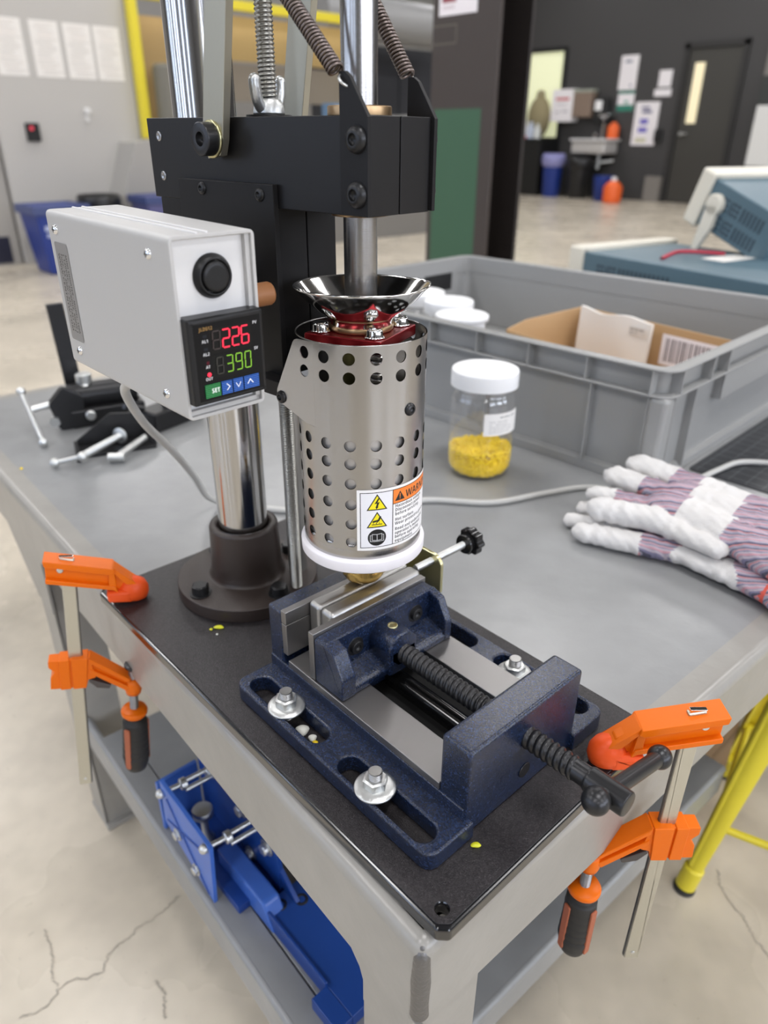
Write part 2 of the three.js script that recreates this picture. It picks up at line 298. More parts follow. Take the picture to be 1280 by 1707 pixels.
// ---------------------------------------------------------------- the workbench (turned 2.2 degrees)
{
  const t = thing('workbench', 'grey painted steel workbench with a lower shelf, carrying the press', 'workbench', [-0.0114, 0, -0.006], -rad(2.2));
  const W = 2.3, D = 1.27, A = 0.082, R = 0.011;
  const prof = (len) => {                                // top edge rolls over into the apron
    const s = new THREE.Shape(); s.moveTo(0.03, 0); s.lineTo(R, 0); s.absarc(R, -R, R, Math.PI / 2, Math.PI, false); s.lineTo(0, -A); s.lineTo(0.0035, -A); s.lineTo(0.0035, -R); s.lineTo(0.0035 + R * 0.6, -0.0035); s.lineTo(0.03, -0.0035); s.closePath();
    return new THREE.ExtrudeGeometry(s, { depth: len, bevelEnabled: false, curveSegments: 10 });
  };
  part('tabletop', bb(0.03, W - 0.03, -0.006, 0, -D + 0.03, -0.03, 0), M.bench, t);
  part('apron', prof(D - R).translate(0, 0, -D), M.benchSide, t);
  part('apron', prof(W - R).rotateY(Math.PI / 2).translate(R, 0, 0), M.benchSide, t);
  part('apron', prof(D).rotateY(Math.PI).translate(W, 0, 0), M.benchSide, t);
  part('apron', prof(W).rotateY(-Math.PI / 2).translate(W, 0, -D), M.benchSide, t);
  part('corner', [new THREE.SphereGeometry(R, 24, 16).translate(R, -R, -R), rod(R, -A, -R, 0.0002, 32).translate(R, 0, -R)], M.benchSide, t);
  part('corner_weld', [lathe([[0, -0.0785], [0.0058, -0.0782], [0.0068, -0.076], [0.0064, -0.06], [0.0069, -0.04], [0.0063, -0.022], [0.006, -0.012], [0.004, -0.0072], [0, -0.006]], 26).translate(0.0062, 0, -0.0062), new THREE.SphereGeometry(0.0030, 14, 10).translate(0.0062, -0.0062, -0.0062)], M.weld, t, 'ground bare-metal weld seam');
  const leg = (x, z, sx, sz, w = 0.062) => [bb(Math.min(x, x + sx * w), Math.max(x, x + sx * w), -0.62, -0.02, Math.min(z, z + sz * 0.005), Math.max(z, z + sz * 0.005), 0.001), bb(Math.min(x, x + sx * 0.005), Math.max(x, x + sx * 0.005), -0.62, -0.02, Math.min(z, z + sz * w), Math.max(z, z + sz * w), 0.001)];
  const foot = (x, z) => bb(x - 0.001, x + 0.07, -0.62, -0.612, z - 0.001, z + 0.07, 0.001);
  const gus = side(extr(shapeOf([[0, -A + 0.002], [0.075, -A + 0.002], [0.062, -0.094], [0.058, -0.105], [0.058, -0.13], [0, -0.13]]), 0.004, 0.0004)).translate(0.0005, 0, -0.0005);
  part('leg', [leg(0.0037, -0.0037, 1, -1, 0.0585), gus], M.benchSide, t);
  part('leg', [leg(0.004, -0.765, 1, -1), bb(0.002, 0.075, -0.62, -0.612, -0.83, -0.755, 0.001), side(extr(shapeOf([[0.757, -A + 0.001], [0.757 + 0.16, -A + 0.001], [0.757 + 0.062, -0.17], [0.757, -0.17]]), 0.004, 0.0004)).translate(0.0005, 0, 0)], M.benchSide, t);
  part('leg', leg(W - 0.004, -0.004, -1, -1), M.benchSide, t); part('leg', leg(W - 0.004, -D + 0.06, -1, 1), M.benchSide, t); part('leg', leg(0.618, -0.63, 1, -1), M.benchSide, t);
  const SH = -0.37;
  part('lower_shelf', [bb(0.0462, 0.68, SH - 0.004, SH, -0.70, -0.075, 0.0012), bb(0.012, 0.0445, SH - 0.004, SH, -0.70, -0.075, 0.0012), bb(0.012, 0.68, SH - 0.012, SH - 0.006, -0.69, -0.085, 0), bb(0.006, 0.011, SH - 0.058, SH - 0.008, -0.757, -0.078, 0.002), bb(0.012, 0.68, SH - 0.05, SH - 0.008, -0.074, -0.069, 0.002), bar(V(0.011, SH - 0.006, -0.757), V(0.011, SH - 0.006, -0.072), 0.0062, 16), bar(V(0.011, SH - 0.006, -0.074), V(0.68, SH - 0.006, -0.074), 0.0062, 16)], M.bench, t);
}

// ---------------------------------------------------------------- the injection press
{
  const PH = rad(5), T = thing('injection_press', 'black bench-top plastic injection press with perforated steel heat shield on a black base plate', 'press', [0.126, 0, -0.402]);
  const P = (name, geos, m, label, par) => part(name, join([geos]).rotateY(PH), m, par ?? T, label);
  // base plate, square to the world; local corner at (-0.126, 0.402)
  {
    const x0 = -0.126, x1 = 0.127, z0 = -0.0935, z1 = 0.402, c = 0.006;
    const outline = (i) => { const s = roundPoly([[x0 + i, -z1 + i + c], [x0 + i + c, -z1 + i], [x1 - i - c, -z1 + i], [x1 - i, -z1 + i + c], [x1 - i, -z0 - i - c], [x1 - i - c, -z0 - i], [x0 + i + c, -z0 - i], [x0 + i, -z0 - i - c]], 0.002);
      for (const [hx, hz] of [[x0 + 0.0122, z1 - 0.0128], [x1 - 0.0122, z1 - 0.0128], [x0 + 0.0122, z0 + 0.0128], [x1 - 0.0122, z0 + 0.0128]]) { const h = new THREE.Path(); h.absarc(hx, -hz, 0.0046 + i * 0.12, 0, Math.PI * 2, true); s.holes.push(h); } return s; };
    part('base_plate', flat(extr(outline(0), 0.0124, 0.0026, 4, 16)), M.plateEdge, T);
    part('plate_coating', flat(extr(outline(0.0026), 0.0006, 0.0002, 1, 16), 0.0121), M.plateTop, T, 'textured black top face');
  }
  // floor flange and column
  const fl = P('floor_flange', lathe([[0, 0.0127], [0.0715, 0.0127], [0.0722, 0.0135], [0.0722, 0.0255], [0.071, 0.0268], [0.0405, 0.0290], [0.0385, 0.0300], [0.0372, 0.033], [0.0362, 0.040], [0.0345, 0.0835], [0.0335, 0.0858], [0.0315, 0.0868], [0.0285, 0.0872], [0.0245, 0.084], [0.0245, 0.02]], 72), M.castBrown, 'brown-black cast iron pipe flange');
  for (const [x, z] of [[-0.058, 0.004], [0, 0.057], [0.056, -0.004], [0, -0.058]]) {
    part('bolt', [hexNut(0.0088, 0.009).map((g) => g.rotateY(x * 30).translate(x, 0.0285, z)), lathe([[0, 0.0268], [0.011, 0.0268], [0.011, 0.0285], [0, 0.0285]], 28).translate(x, 0, z)], M.blackOxide, fl);
  }
  P('column', rod(0.0244, 0.0127, 0.86, 0.001, 96), M.columnSteel, 'polished steel column');
  // arm: two halves with a slit between them
  P('arm_half', bb(-0.0295, -0.0005, 0.389, 0.4455, -0.037, 0.2045, 0.0006), M.anod);
  P('arm_half', bb(0.0005, 0.0295, 0.389, 0.4455, -0.037, 0.2045, 0.0006), M.anod);
  P('housing_half', bb(-0.0293, -0.0005, 0.268, 0.389, -0.03, 0.114, 0.0006), M.anodFlat);
  P('housing_half', bb(0.0005, 0.0293, 0.268, 0.389, -0.03, 0.114, 0.0006), M.anodFlat);
  P('cover_plate', bb(-0.0345, -0.0297, 0.262, 0.4045, 0.005, 0.119, 0.0006), M.anodFlat);
  const left = (geos, y, z, x) => all(geos, (g) => aim(g, V(-1, 0, 0), V(x, y, z)));
  const right = (geos, y, z, x) => all(geos, (g) => aim(g, V(1, 0, 0), V(x, y, z)));
  for (const [y, z] of [[0.3985, 0.037], [0.3975, 0.105]]) P('screw', left(buttonHead(0.0045, 0.0022), y, z, -0.0345), M.blackOxide);
  for (const [y, z] of [[0.433, -0.0216], [0.405, -0.0216]]) { const q = P('screw_recess', left([lathe([[0.0044, 0], [0.0044, 0.0002], [0, 0.00025]], 24)], y, z, -0.0295), M.black); P('screw', left([lathe([[0.0034, 0], [0.0034, 0.0003], [0.0028, 0.0005], [0.0018, 0.0005], [0.0016, 0.0002], [0, 0.0002]], 20)], y, z, -0.0297), M.steel, null, q); }
  P('bushing', lathe([[0.0125, 0.4455], [0.0205, 0.4455], [0.0208, 0.4462], [0.0208, 0.4508], [0.0202, 0.4515], [0.0122, 0.4515]], 40).translate(0, 0, 0.169), M.bronze, 'bronze guide bushing');
  P('bushing', lathe([[0.0125, 0.3865], [0.0195, 0.3865], [0.0195, 0.389], [0.0125, 0.389]], 40).translate(0, 0, 0.169), M.bronze);
  P('ram', rod(0.0117, 0.318, 0.86, 0.0006, 48).translate(0, 0, 0.169), M.steel, 'brushed steel ram');
  // link bars from the pivot up to the lever above the frame
  for (const s of [-1, 1]) {
    const x = s * 0.0361, lean = 0.20, L = 0.40, g = extr(shapeOf([[-0.0115, 0.0035], [-0.0045, -0.0138], [0.0095, -0.0085], [0.0115, 0.002], [0.0115, L], [-0.0115, L]]), 0.0062, 0.0004).rotateY(-Math.PI / 2).translate(0.0031, 0, 0);
    P('link_bar', g.rotateX(lean).translate(x, 0.4316, 0.0618), M.linkBar, 'flat zinc-plated link bar');
    const bolt = [rod(0.0108, 0, 0.0105, 0.0008, 36), capHead(0.0108, 0.011)], w = [lathe([[0.0108, 0], [0.0121, 0], [0.0121, 0.0016], [0.0108, 0.0016]], 32)];
    P('pivot_washer', (s < 0 ? left : right)(w, 0.4316, 0.0616, s * 0.0392), M.zincYellow);
    P('pivot_bolt', (s < 0 ? left : right)([lathe([[0.0106, 0], [0.0108, 0.0009], [0.0108, 0.0098], [0.0100, 0.0108], [0.0048, 0.0108], [0.0046, 0.0104], [0.0046, 0.005], [0, 0.005]], 36)], 0.4316, 0.0616, s * 0.0392), M.darkSteel);
  }
  P('stop_rod', all(thread(0.36, 0.0066, 0.0054, 0.0026, 24, 6), (g) => g.translate(0, 0.4455, 0.0785)), M.threadDark, 'threaded stop rod');
  P('washer', lathe([[0.007, 0.4456], [0.0165, 0.4456], [0.0165, 0.4472], [0.007, 0.4472]], 36).translate(0, 0, 0.0785), M.darkSteel);
  {
    const wing = (s) => { const g = tube([V(s * 0.007, 0.003, 0), V(s * 0.0105, 0.006, 0), V(s * 0.0135, 0.0115, 0), V(s * 0.0148, 0.0185, 0), V(s * 0.0148, 0.021, 0)], 0.0042, 18, 12), e = new THREE.SphereGeometry(0.0042, 14, 8).translate(s * 0.0148, 0.021, 0); return [g, e]; };
    const w = [lathe([[0.0068, 0], [0.0112, 0], [0.0115, 0.0015], [0.0105, 0.006], [0.0088, 0.0095], [0.0068, 0.0102]], 32), wing(1), wing(-1)];
    P('wing_nut', all(w, (g) => g.rotateY(rad(14)).translate(0, 0.4472, 0.0785)), M.zinc);
  }
  // spring brackets, springs
  for (const [s, a, b] of [[-1, V(-0.0335, 0.4635, 0.1875), V(-0.0335, 0.5059, 0.1446)], [1, V(0.0335, 0.4638, 0.1845), V(0.0335, 0.5126, 0.1482)]]) {
    const g = extr(shapeOf([[0.1835, 0.3897], [0.2074, 0.3897], [0.2074, 0.4445], [0.1925, 0.4655], [0.1885, 0.4682], [0.1838, 0.4682]].map(([z, y]) => [-z, y])), 0.0032, 0.0003);
    P('spring_bracket', side(g, s < 0 ? -0.0328 : 0.0296), M.anodFlat);
    for (const y of [0.4324, 0.4019]) P('bracket_screw', (s < 0 ? left : right)(buttonHead(0.0078, 0.0046), y, 0.1985, s * 0.0328), M.blackOxide);
    const d = b.clone().sub(a).normalize(), a0 = a.clone().addScaledVector(d, 0.007), L = 0.15;
    const coil = new THREE.TubeGeometry(new Helix(0.0043, L, 62), 62 * 14, 0.00098, 6);
    P('return_spring', aim(coil, d, a0), M.springSteel, 'coiled return spring'); P('spring_hook', [aim(tube([V(0.0043, 0, 0), V(0.0035, -0.0025, 0), V(-0.001, -0.0045, 0.0), V(-0.0022, -0.0085, 0), V(0.0008, -0.0115, 0), V(0.0045, -0.0105, 0)], 0.0009, 30, 8), d, a0)], M.zinc, 'bright wire hook');
  }
  // lower stop rod and guide post
  P('threaded_rod', all(thread(0.258, 0.0063, 0.0050, 0.0021, 22, 6), (g) => g.translate(0.0165, 0.0127, 0.0585)), M.threadDark, 'threaded steel rod');
  P('guide_post', rod(0.0095, 0.0127, 0.27, 0.0006, 32).translate(0.040, 0, 0.034), mat([0.3, 0.29, 0.27], 0.4, { metalness: 0.9 }));
  // injection barrel: cz = axis
  const cz = 0.169, at = (g) => g.translate(0, 0, cz);
  P('barrel', at(rod(0.024, 0.13, 0.299, 0.001, 40)), mat([0.16, 0.15, 0.06], 0.4, { metalness: 0.8 }), 'olive brass heated barrel');
  P('heater_band', [0, 1, 2, 3, 4, 5, 6].map((k) => rod(0.0105, 0.2705 + k * 0.0042, 0.2738 + k * 0.0042, 0.0008, 24).translate(0.031 * Math.sin(-0.36), 0, cz + 0.031 * Math.cos(-0.36))).concat([rod(0.0082, 0.268, 0.2998, 0.0004, 20).translate(0.031 * Math.sin(-0.36), 0, cz + 0.031 * Math.cos(-0.36))]), M.steel);
  P('insulation_sleeve', at(lathe([[0.0452, 0.142], [0.0455, 0.2475], [0.044, 0.2475], [0.044, 0.142]], 64)), mat([0.52, 0.50, 0.48], 0.42, { metalness: 0.6 }));
  // perforated shield: sheet with real holes, wrapped on the barrel, with a flat ear running back to the housing
  {
    const R = 0.0485, th = 0.0009, y0 = 0.149, y1 = 0.3085, n = 16, hr = 0.0044;
    const rows = [0.2995, 0.2861, 0.2359, 0.2217, 0.2058, 0.1885, 0.1719, 0.1561];
    const da = 2 * Math.PI / n, pos = [], nor = [];
    const ptC = (u, y, r) => { const a = u / R; return [r * Math.sin(a), y, r * Math.cos(a)]; };        // u = arc length from the +z direction toward +x
    const ear0 = -Math.PI / 2 * R;
    const pt = ptC;
    const nm = (u) => [Math.sin(u / R), 0, Math.cos(u / R)];
    const tri = (list, r, flip) => { for (let i = 0; i < 3; i++) { const [u, y] = list[flip ? 2 - i : i]; pos.push(...pt(u, y, r)); nor.push(...nm(u, y).map((q) => (flip ? -q : q))); } };
    const quad = (a, b, c, d) => { for (const [r, f] of [[R, false], [R - th, true]]) { tri([a, b, c], r, f); tri([a, c, d], r, f); } };
    const wall = (a, b) => { const A = [...pt(...a, R)], B = [...pt(...b, R)], c = [...pt(...a, R - th)], d = [...pt(...b, R - th)]; const e = V(B[0] - A[0], B[1] - A[1], B[2] - A[2]), f = V(c[0] - A[0], c[1] - A[1], c[2] - A[2]), q = e.cross(f).normalize(); for (const k of [A, c, B, B, c, d]) { pos.push(...k); nor.push(q.x, q.y, q.z); } };
    const cells = (u0, u1, ya, yb, hole) => {            // one cell of sheet, with or without a round hole
      if (!hole) { const k = 5; for (let i = 0; i < k; i++) quad([u0 + (u1 - u0) * i / k, ya], [u0 + (u1 - u0) * (i + 1) / k, ya], [u0 + (u1 - u0) * (i + 1) / k, yb], [u0 + (u1 - u0) * i / k, yb]); return; }
      const [hu, hy] = hole, N = 32, ring = [], out = [];
      for (let i = 0; i < N; i++) {
        const a = (i + 0.5) / N * 2 * Math.PI, c = Math.cos(a), s = Math.sin(a); ring.push([hu + hr * c, hy + hr * s]);
        const tx = c > 0 ? (u1 - hu) / c : c < 0 ? (u0 - hu) / c : 1e9, ty = s > 0 ? (yb - hy) / s : s < 0 ? (ya - hy) / s : 1e9, k = Math.min(tx, ty); out.push([hu + c * k, hy + s * k]);
      }
      const corners = [[u1, yb], [u0, yb], [u0, ya], [u1, ya]];
      for (let i = 0; i < N; i++) {
        const j = (i + 1) % N, c = corners.find((q) => Math.abs(out[i][0] - out[j][0]) > 1e-7 && Math.abs(out[i][1] - out[j][1]) > 1e-7 && ((Math.abs(q[0] - out[i][0]) < 1e-6 && Math.abs(q[1] - out[j][1]) < 1e-6) || (Math.abs(q[1] - out[i][1]) < 1e-6 && Math.abs(q[0] - out[j][0]) < 1e-6)));
        quad(ring[i], out[i], out[j], ring[j]);
        if (c) quad(out[i], c, out[j], out[j]);
        wall(ring[i], ring[j]);
      }
    };
    const cuts = [y1]; for (let i = 0; i < rows.length - 1; i++) { if (rows[i] - rows[i + 1] > 0.03) cuts.push(rows[i] - 0.0068, rows[i + 1] + 0.0072); else cuts.push((rows[i] + rows[i + 1]) / 2); } cuts.push(y0);
    let k = 0;
    for (let b = 0; b < cuts.length - 1; b++) {
      const yb = cuts[b], ya = cuts[b + 1], h = rows[k] < yb && rows[k] > ya ? rows[k++] : null;
      for (let i = 0; i < n; i++) {
        const u0 = (-n / 2 + i) * da * R, u1 = u0 + da * R, um = (u0 + u1) / 2;
        if (u1 < ear0 + 1e-6 && ya > 0.25) continue;                // behind the left tangent the sheet is the flat ear
        if (h === null && ya < 0.247 && yb > 0.26) { if (u1 >= ear0 + 1e-6) cells(u0, u1, 0.246, yb); cells(u0, u1, ya, 0.246); } else cells(u0, u1, ya, yb, h === null ? null : [um, h]);
      }
    }
    const g = new THREE.BufferGeometry(); g.setAttribute('position', new THREE.Float32BufferAttribute(pos, 3)); g.setAttribute('normal', new THREE.Float32BufferAttribute(nor, 3));
    const es = roundPoly([[0, 0.246], [0.0095, 0.2465, 0.001], [0.038, 0.2555, 0.004], [0.0425, 0.2635, 0.004], [0.0195, 0.3075, 0.004], [0, 0.3085, 0.0001]], 0.0005);
    for (const [a, y] of [[0.0092, 0.2995], [0.0098, 0.2861]]) { const h = new THREE.Path(); h.absarc(a, y, hr, 0, Math.PI * 2, true); es.holes.push(h); }
    const ear = side(extr(es, th, 0.0001, 1, 14), -R);
    const sh = P('heat_shield', [at(g), at(ear)], M.shield, 'perforated stainless steel heat shield');
    const rim = at(new THREE.TorusGeometry(R - th / 2, th * 0.6, 8, 96, Math.PI * 1.62).rotateX(Math.PI / 2).rotateY(-Math.PI / 2 + 0.0).translate(0, y1, 0));
    P('screw', all(buttonHead(0.0048, 0.0026), (q) => at(aim(q, V(Math.sin(0), 0, Math.cos(0)), V(0, 0.2590, R)))), M.darkSteel, null, sh);
    P('screw', left(buttonHead(0.0048, 0.0024), 0.2605, cz - 0.0365, -R), M.blackOxide, null, sh);
    P('shield_mount', [bb(-0.0478, -0.0293, 0.2590, 0.2705, 0.100, 0.137, 0.0006)], M.anodFlat);
    // warning sticker, curved on the shield
    const lab = canvasTex(1240, 768, (c, w, h) => {
      c.fillStyle = '#f2f0ee'; c.fillRect(0, 0, w, h); c.fillStyle = '#111'; c.fillRect(34, 34, w - 68, h - 68); c.fillStyle = '#ecebee'; c.fillRect(42, 42, 366, h - 84); c.fillStyle = '#f6f4f3'; c.fillRect(418, 42, w - 460, h - 84);
      c.fillStyle = '#f58634'; c.fillRect(418, 42, w - 460, 170); c.fillStyle = '#111'; c.fillRect(418, 212, w - 460, 8); c.save(); c.translate(55, 0);
      const tr = (x, y, s, f) => { c.beginPath(); c.moveTo(x, y - s); c.lineTo(x + s * 1.06, y + s * 0.78); c.lineTo(x - s * 1.06, y + s * 0.78); c.closePath(); c.fillStyle = f; c.fill(); };
      for (const y of [168, 388]) { tr(170, y, 112, '#141414'); tr(170, y + 3, 92, '#f4e31a'); }
      c.fillStyle = '#141414'; c.beginPath(); c.moveTo(182, 108); c.lineTo(140, 176); c.lineTo(168, 172); c.lineTo(156, 214); c.lineTo(148, 210); c.lineTo(162, 242); c.lineTo(188, 212); c.lineTo(176, 214); c.lineTo(198, 156); c.lineTo(172, 162); c.lineTo(198, 110); c.closePath(); c.fill();
      c.lineWidth = 22; c.strokeStyle = '#141414'; c.lineCap = 'round'; c.beginPath(); c.moveTo(206, 346); c.lineTo(186, 388); c.lineTo(130, 398); c.stroke(); c.lineWidth = 9; c.beginPath(); c.moveTo(150, 390); c.lineTo(118, 404); c.moveTo(196, 384); c.lineTo(160, 420); c.stroke(); c.fillRect(108, 432, 120, 10); for (let i = 0; i < 3; i++) { c.beginPath(); c.moveTo(130 + i * 34, 428); c.quadraticCurveTo(122 + i * 34, 420, 130 + i * 34, 412); c.lineWidth = 5; c.stroke(); }
      c.beginPath(); c.arc(170, 606, 106, 0, 7); c.fillStyle = '#141414'; c.fill(); c.strokeStyle = '#d8d8d8'; c.lineWidth = 7; for (const s of [-1, 1]) { c.beginPath(); c.moveTo(170, 566); c.lineTo(170 + s * 56, 560); c.lineTo(170 + s * 56, 636); c.lineTo(170, 644); c.closePath(); c.stroke(); c.beginPath(); c.moveTo(170 + s * 66, 574); c.lineTo(170 + s * 78, 574); c.lineTo(170 + s * 78, 652); c.lineTo(170, 656); c.stroke(); }
      c.restore(); tr(508, 134, 64, '#141414'); c.fillStyle = '#f58634'; c.fillRect(502, 100, 12, 50); c.fillRect(502, 157, 12, 12);
      c.fillStyle = '#141414'; c.font = 'bold 122px sans-serif'; c.fillText('WARNING', 592, 176, 590);
      c.font = 'bold 53px sans-serif'; ['Hazardous voltage.', 'Disconnect power', 'before servicing.', '', 'Hot surface.', 'Wear protective gloves.', '', 'Read and understand', "operator's manual", 'before operating', 'equipment.'].reduce((y, s) => { if (s) c.fillText(s, 442, y, 740); return y + (s ? 51 : 20); }, 266);
    });
    const a0 = rad(-51), arc = rad(100), hgt = 0.052, cyl = new THREE.CylinderGeometry(R + 0.00035, R + 0.00035, hgt, 60, 1, true, a0, arc);
    P2('warning_label', at(cyl.translate(0, 0.1492 + hgt / 2, 0)), mat([0.95, 0.95, 0.95], 0.45, { map: lab, side: THREE.DoubleSide }), 'white and orange warning label');
    function P2(name, g, m, l) { part(name, prep(g).rotateY(PH), m, T, l, true); }
    P('shield_rim', rim, M.shield);
  }
  P('end_sleeve', at(lathe([[0.0445, 0.138], [0.0482, 0.138], [0.0482, 0.1525], [0.0445, 0.1525]], 72)), M.steel);
  P('end_ring', at(lathe([[0.0, 0.1285], [0.0495, 0.1285], [0.0512, 0.130], [0.0515, 0.138], [0.0505, 0.1405], [0.046, 0.1408], [0.0, 0.1408]], 80)), M.whiteCer, 'white ceramic end ring');
  P('nozzle', [at(lathe([[0, 0.0935], [0.010, 0.0935], [0.0155, 0.0965], [0.0178, 0.1], [0.0184, 0.106], [0.0165, 0.108]], 40)), at(new THREE.CylinderGeometry(0.0205, 0.0205, 0.026, 6).rotateY(0.35).translate(0, 0.117, 0))], M.brass, 'brass hexagonal nozzle');
  // top clamp plate, bolts, funnel
  const tp = P('clamp_plate', at(bb(-0.0305, 0.0305, 0.3015, 0.3095, -0.0305, 0.0305, 0.001).rotateY(rad(17))), M.redAnod, 'red anodised square clamp plate');
  for (const x of [-1, 1]) for (const z of [-1, 1]) {
    const put = (g) => at(g.rotateY(1).translate(x * 0.0215, 0.3095, z * 0.0215).rotateY(rad(17))), b = P('bolt', all([lathe([[0, 0], [0.0076, 0], [0.0078, 0.0012], [0.0064, 0.0014], [0.0064, 0.005], [0.0052, 0.0068], [0, 0.0072]], 6)], put), M.chrome, null, tp);
  }
  P('neck_ring', at(lathe([[0.016, 0.3095], [0.0228, 0.3095], [0.0235, 0.3105], [0.0235, 0.3128], [0.0226, 0.3138], [0.016, 0.3138]], 56)), M.bronze);
  {
    const f = lathe([[0.0214, 0.3115], [0.0217, 0.3165], [0.0236, 0.3195], [0.0300, 0.3250], [0.0372, 0.3325], [0.0418, 0.3398], [0.0430, 0.3408], [0.0438, 0.3404], [0.0438, 0.3396], [0.0427, 0.3388], [0.0382, 0.3316], [0.0310, 0.3241], [0.0246, 0.3187], [0.0226, 0.316], [0.0224, 0.3115]], 120), p = f.attributes.position;
    for (let i = 0; i < p.count; i++) {                    // oval bowl with a pouring lip pulled out on the right
      const x = p.getX(i), z = p.getZ(i), y = p.getY(i), k = cl((y - 0.316) / 0.024), a = Math.atan2(x, z) - rad(44), c = Math.cos(a), w = Math.exp(-a * a / 0.12) * k * k, q = 1 + 0.11 * k * c * c + 0.035 * w;
      p.setX(i, x * q); p.setZ(i, z * q); p.setY(i, y + 0.0018 * w);
    }
    f.computeVertexNormals();
    P('funnel', at(f), M.funnel, 'polished steel funnel with a pouring lip');
  }
}

// ---------------------------------------------------------------- the temperature controller box
{
  const W = 0.0548, H = 0.1043, L = 0.1627, t = 0.0022;
  const T = thing('temperature_controller', 'light grey metal control box with round black button and red and green digit display', 'controller', [-0.0168, 0.3866, -0.2072]);
  T.rotation.set(rad(1.0), rad(1.4), rad(0.35), 'YXZ');
  const rr = (x0, x1, y0, y1, r) => roundPoly([[x0, y0], [x1, y0], [x1, y1], [x0, y1]], r);
  const ring = rr(0, W, -H, 0, 0.004); ring.holes.push(rr(t, W - t, -H + t, -t, 0.001));
  const shell = part('housing', [extr(ring, L, 0.0004, 2).translate(0, 0, -L), bb(t, W - t, -H + t, -t, -L + 0.002, -L + 0.004, 0)], M.boxGrey, T);
  part('top_ridge', bb(0.0178, 0.0194, -0.0006, 0.0008, -L + 0.001, -0.002, 0.0006, 2), M.boxFront, T); part('top_ridge', bb(0.0245, 0.0261, -0.0006, 0.0008, -L + 0.001, -0.002, 0.0006, 2), M.boxFront, T);
  part('front_panel', bb(t, W - t, -H + t, -t, -0.008, -0.0055, 0), M.boxFront, T, 'recessed pale front panel');
  part('panel_rib', [bb(W - t - 0.0032, W - t, -H + t, -t, -0.0055, -0.002, 0.0003), bb(t, W - t, -H + t, -H + t + 0.003, -0.0055, -0.002, 0.0003)], M.boxGrey, T);
  for (const [y, z] of [[-0.0115, -0.150], [-0.0115, -0.0235], [-0.0925, -0.1465], [-0.0925, -0.0235]]) {
    const s = part('screw', [lathe([[0.0031, 0], [0.0031, 0.0005], [0.0026, 0.0014], [0.0014, 0.0019], [0, 0.002]], 22)].map((g) => aim(g, V(-1, 0, 0), V(0, y, z))), M.chrome, T);
    part('cross_slot', [bx(0.0003, 0.0032, 0.0007, -0.00195, y, z, 0), bx(0.0003, 0.0007, 0.0032, -0.00195, y, z, 0)], M.blackOxide, s);
  }
  const lt = canvasTex(512, 1024, (c, w, h) => {
    c.fillStyle = '#858381'; c.fillRect(0, 0, w, h); c.translate(w, 0); c.rotate(Math.PI / 2); c.fillStyle = '#15130f';
    c.font = 'bold 80px sans-serif'; ['MINI SHOOTER - MODEL: 150A', '[ 120VAC, 50/60HZ, 600W ]', 'Fuse: 4A 250V / 3AG FAST ACT', 'WWW.CENTNTW.COM'].forEach((s, i) => c.fillText(s, 110, 140 + i * 92, 820));
  });
  {
    const s = roundPoly([[-0.0315, -0.0855], [-0.0115, -0.0855], [-0.0115, -0.0195], [-0.0315, -0.0195]], 0.002), g = new THREE.ShapeGeometry(s), p = g.attributes.position, uv = [];
    for (let i = 0; i < p.count; i++) uv.push((p.getX(i) + 0.0315) / 0.02, (p.getY(i) + 0.0855) / 0.066);
    g.setAttribute('uv', new THREE.Float32BufferAttribute(uv, 2));
    part('data_label', g.rotateY(-Math.PI / 2).translate(-0.00025, 0, -L + 0.0375), mat([1, 1, 1], 0.4, { map: lt }), T, 'grey printed data label', true);
  }
  const bc = V(0.0278, -0.0238, -0.0055), fwd = (g) => aim(g, V(0, 0, 1), bc);
  part('button_ring', fwd(lathe([[0.0125, 0], [0.0125, 0.0012], [0.0108, 0.0042], [0.0098, 0.0046], [0.0091, 0.0040], [0.0091, 0.0005]], 56)), M.blackPlastic, T);
  part('power_button', fwd(lathe([[0.0086, 0.0], [0.0086, 0.0046], [0.0080, 0.0056], [0.006, 0.0060], [0, 0.0058]], 48)), M.blackPlastic, T, 'round black push button');
  // display module: bezel proud of the front
  const cx = 0.0270, cy = -0.0687, B = 0.0506;
  const bez = roundPoly([[-B / 2, -B / 2], [B / 2, -B / 2], [B / 2, B / 2], [-B / 2, B / 2]], 0.001);
  part('bezel', extr(bez, 0.0135, 0.0022, 2).translate(cx, cy, -0.006), M.blackPlastic, T, 'square black display bezel');
  const fz = 0.0076, face = canvasTex(1024, 1024, (c, w) => {
    c.fillStyle = '#0b0b0d'; c.fillRect(0, 0, w, w); c.fillStyle = '#141312'; c.fillRect(230, 80, 640, 330); c.fillStyle = '#121312'; c.fillRect(230, 440, 640, 300);
    c.fillStyle = '#b08a52'; c.font = 'bold 64px sans-serif'; c.fillText('JLD612', 84, 92, 200);
    c.fillStyle = '#eee'; c.font = 'bold 58px sans-serif'; [['AL1', 108, 250], ['AL2', 108, 420], ['AT', 132, 590], ['OUT', 112, 752]].forEach(([s, x, y]) => c.fillText(s, x, y, 110)); c.fillText('PV', 900, 120, 80); c.fillText('SV', 900, 470, 80);
    c.fillStyle = '#23252c'; for (const y of [165, 335]) c.fillRect(130, y - 20, 60, 40); c.fillStyle = '#5a1424'; c.fillRect(150, 495, 40, 44);
  });
  const fg = new THREE.PlaneGeometry(0.045, 0.045).translate(cx, cy, fz);
  part('display_face', fg, phy([0.7, 0.7, 0.7], 0.34, { map: face, specularIntensity: 0.4 }), T, 'black display face', true);
  const px = (u, v) => [cx + (u / 1024 - 0.5) * 0.045, cy + (0.5 - v / 1024) * 0.045];
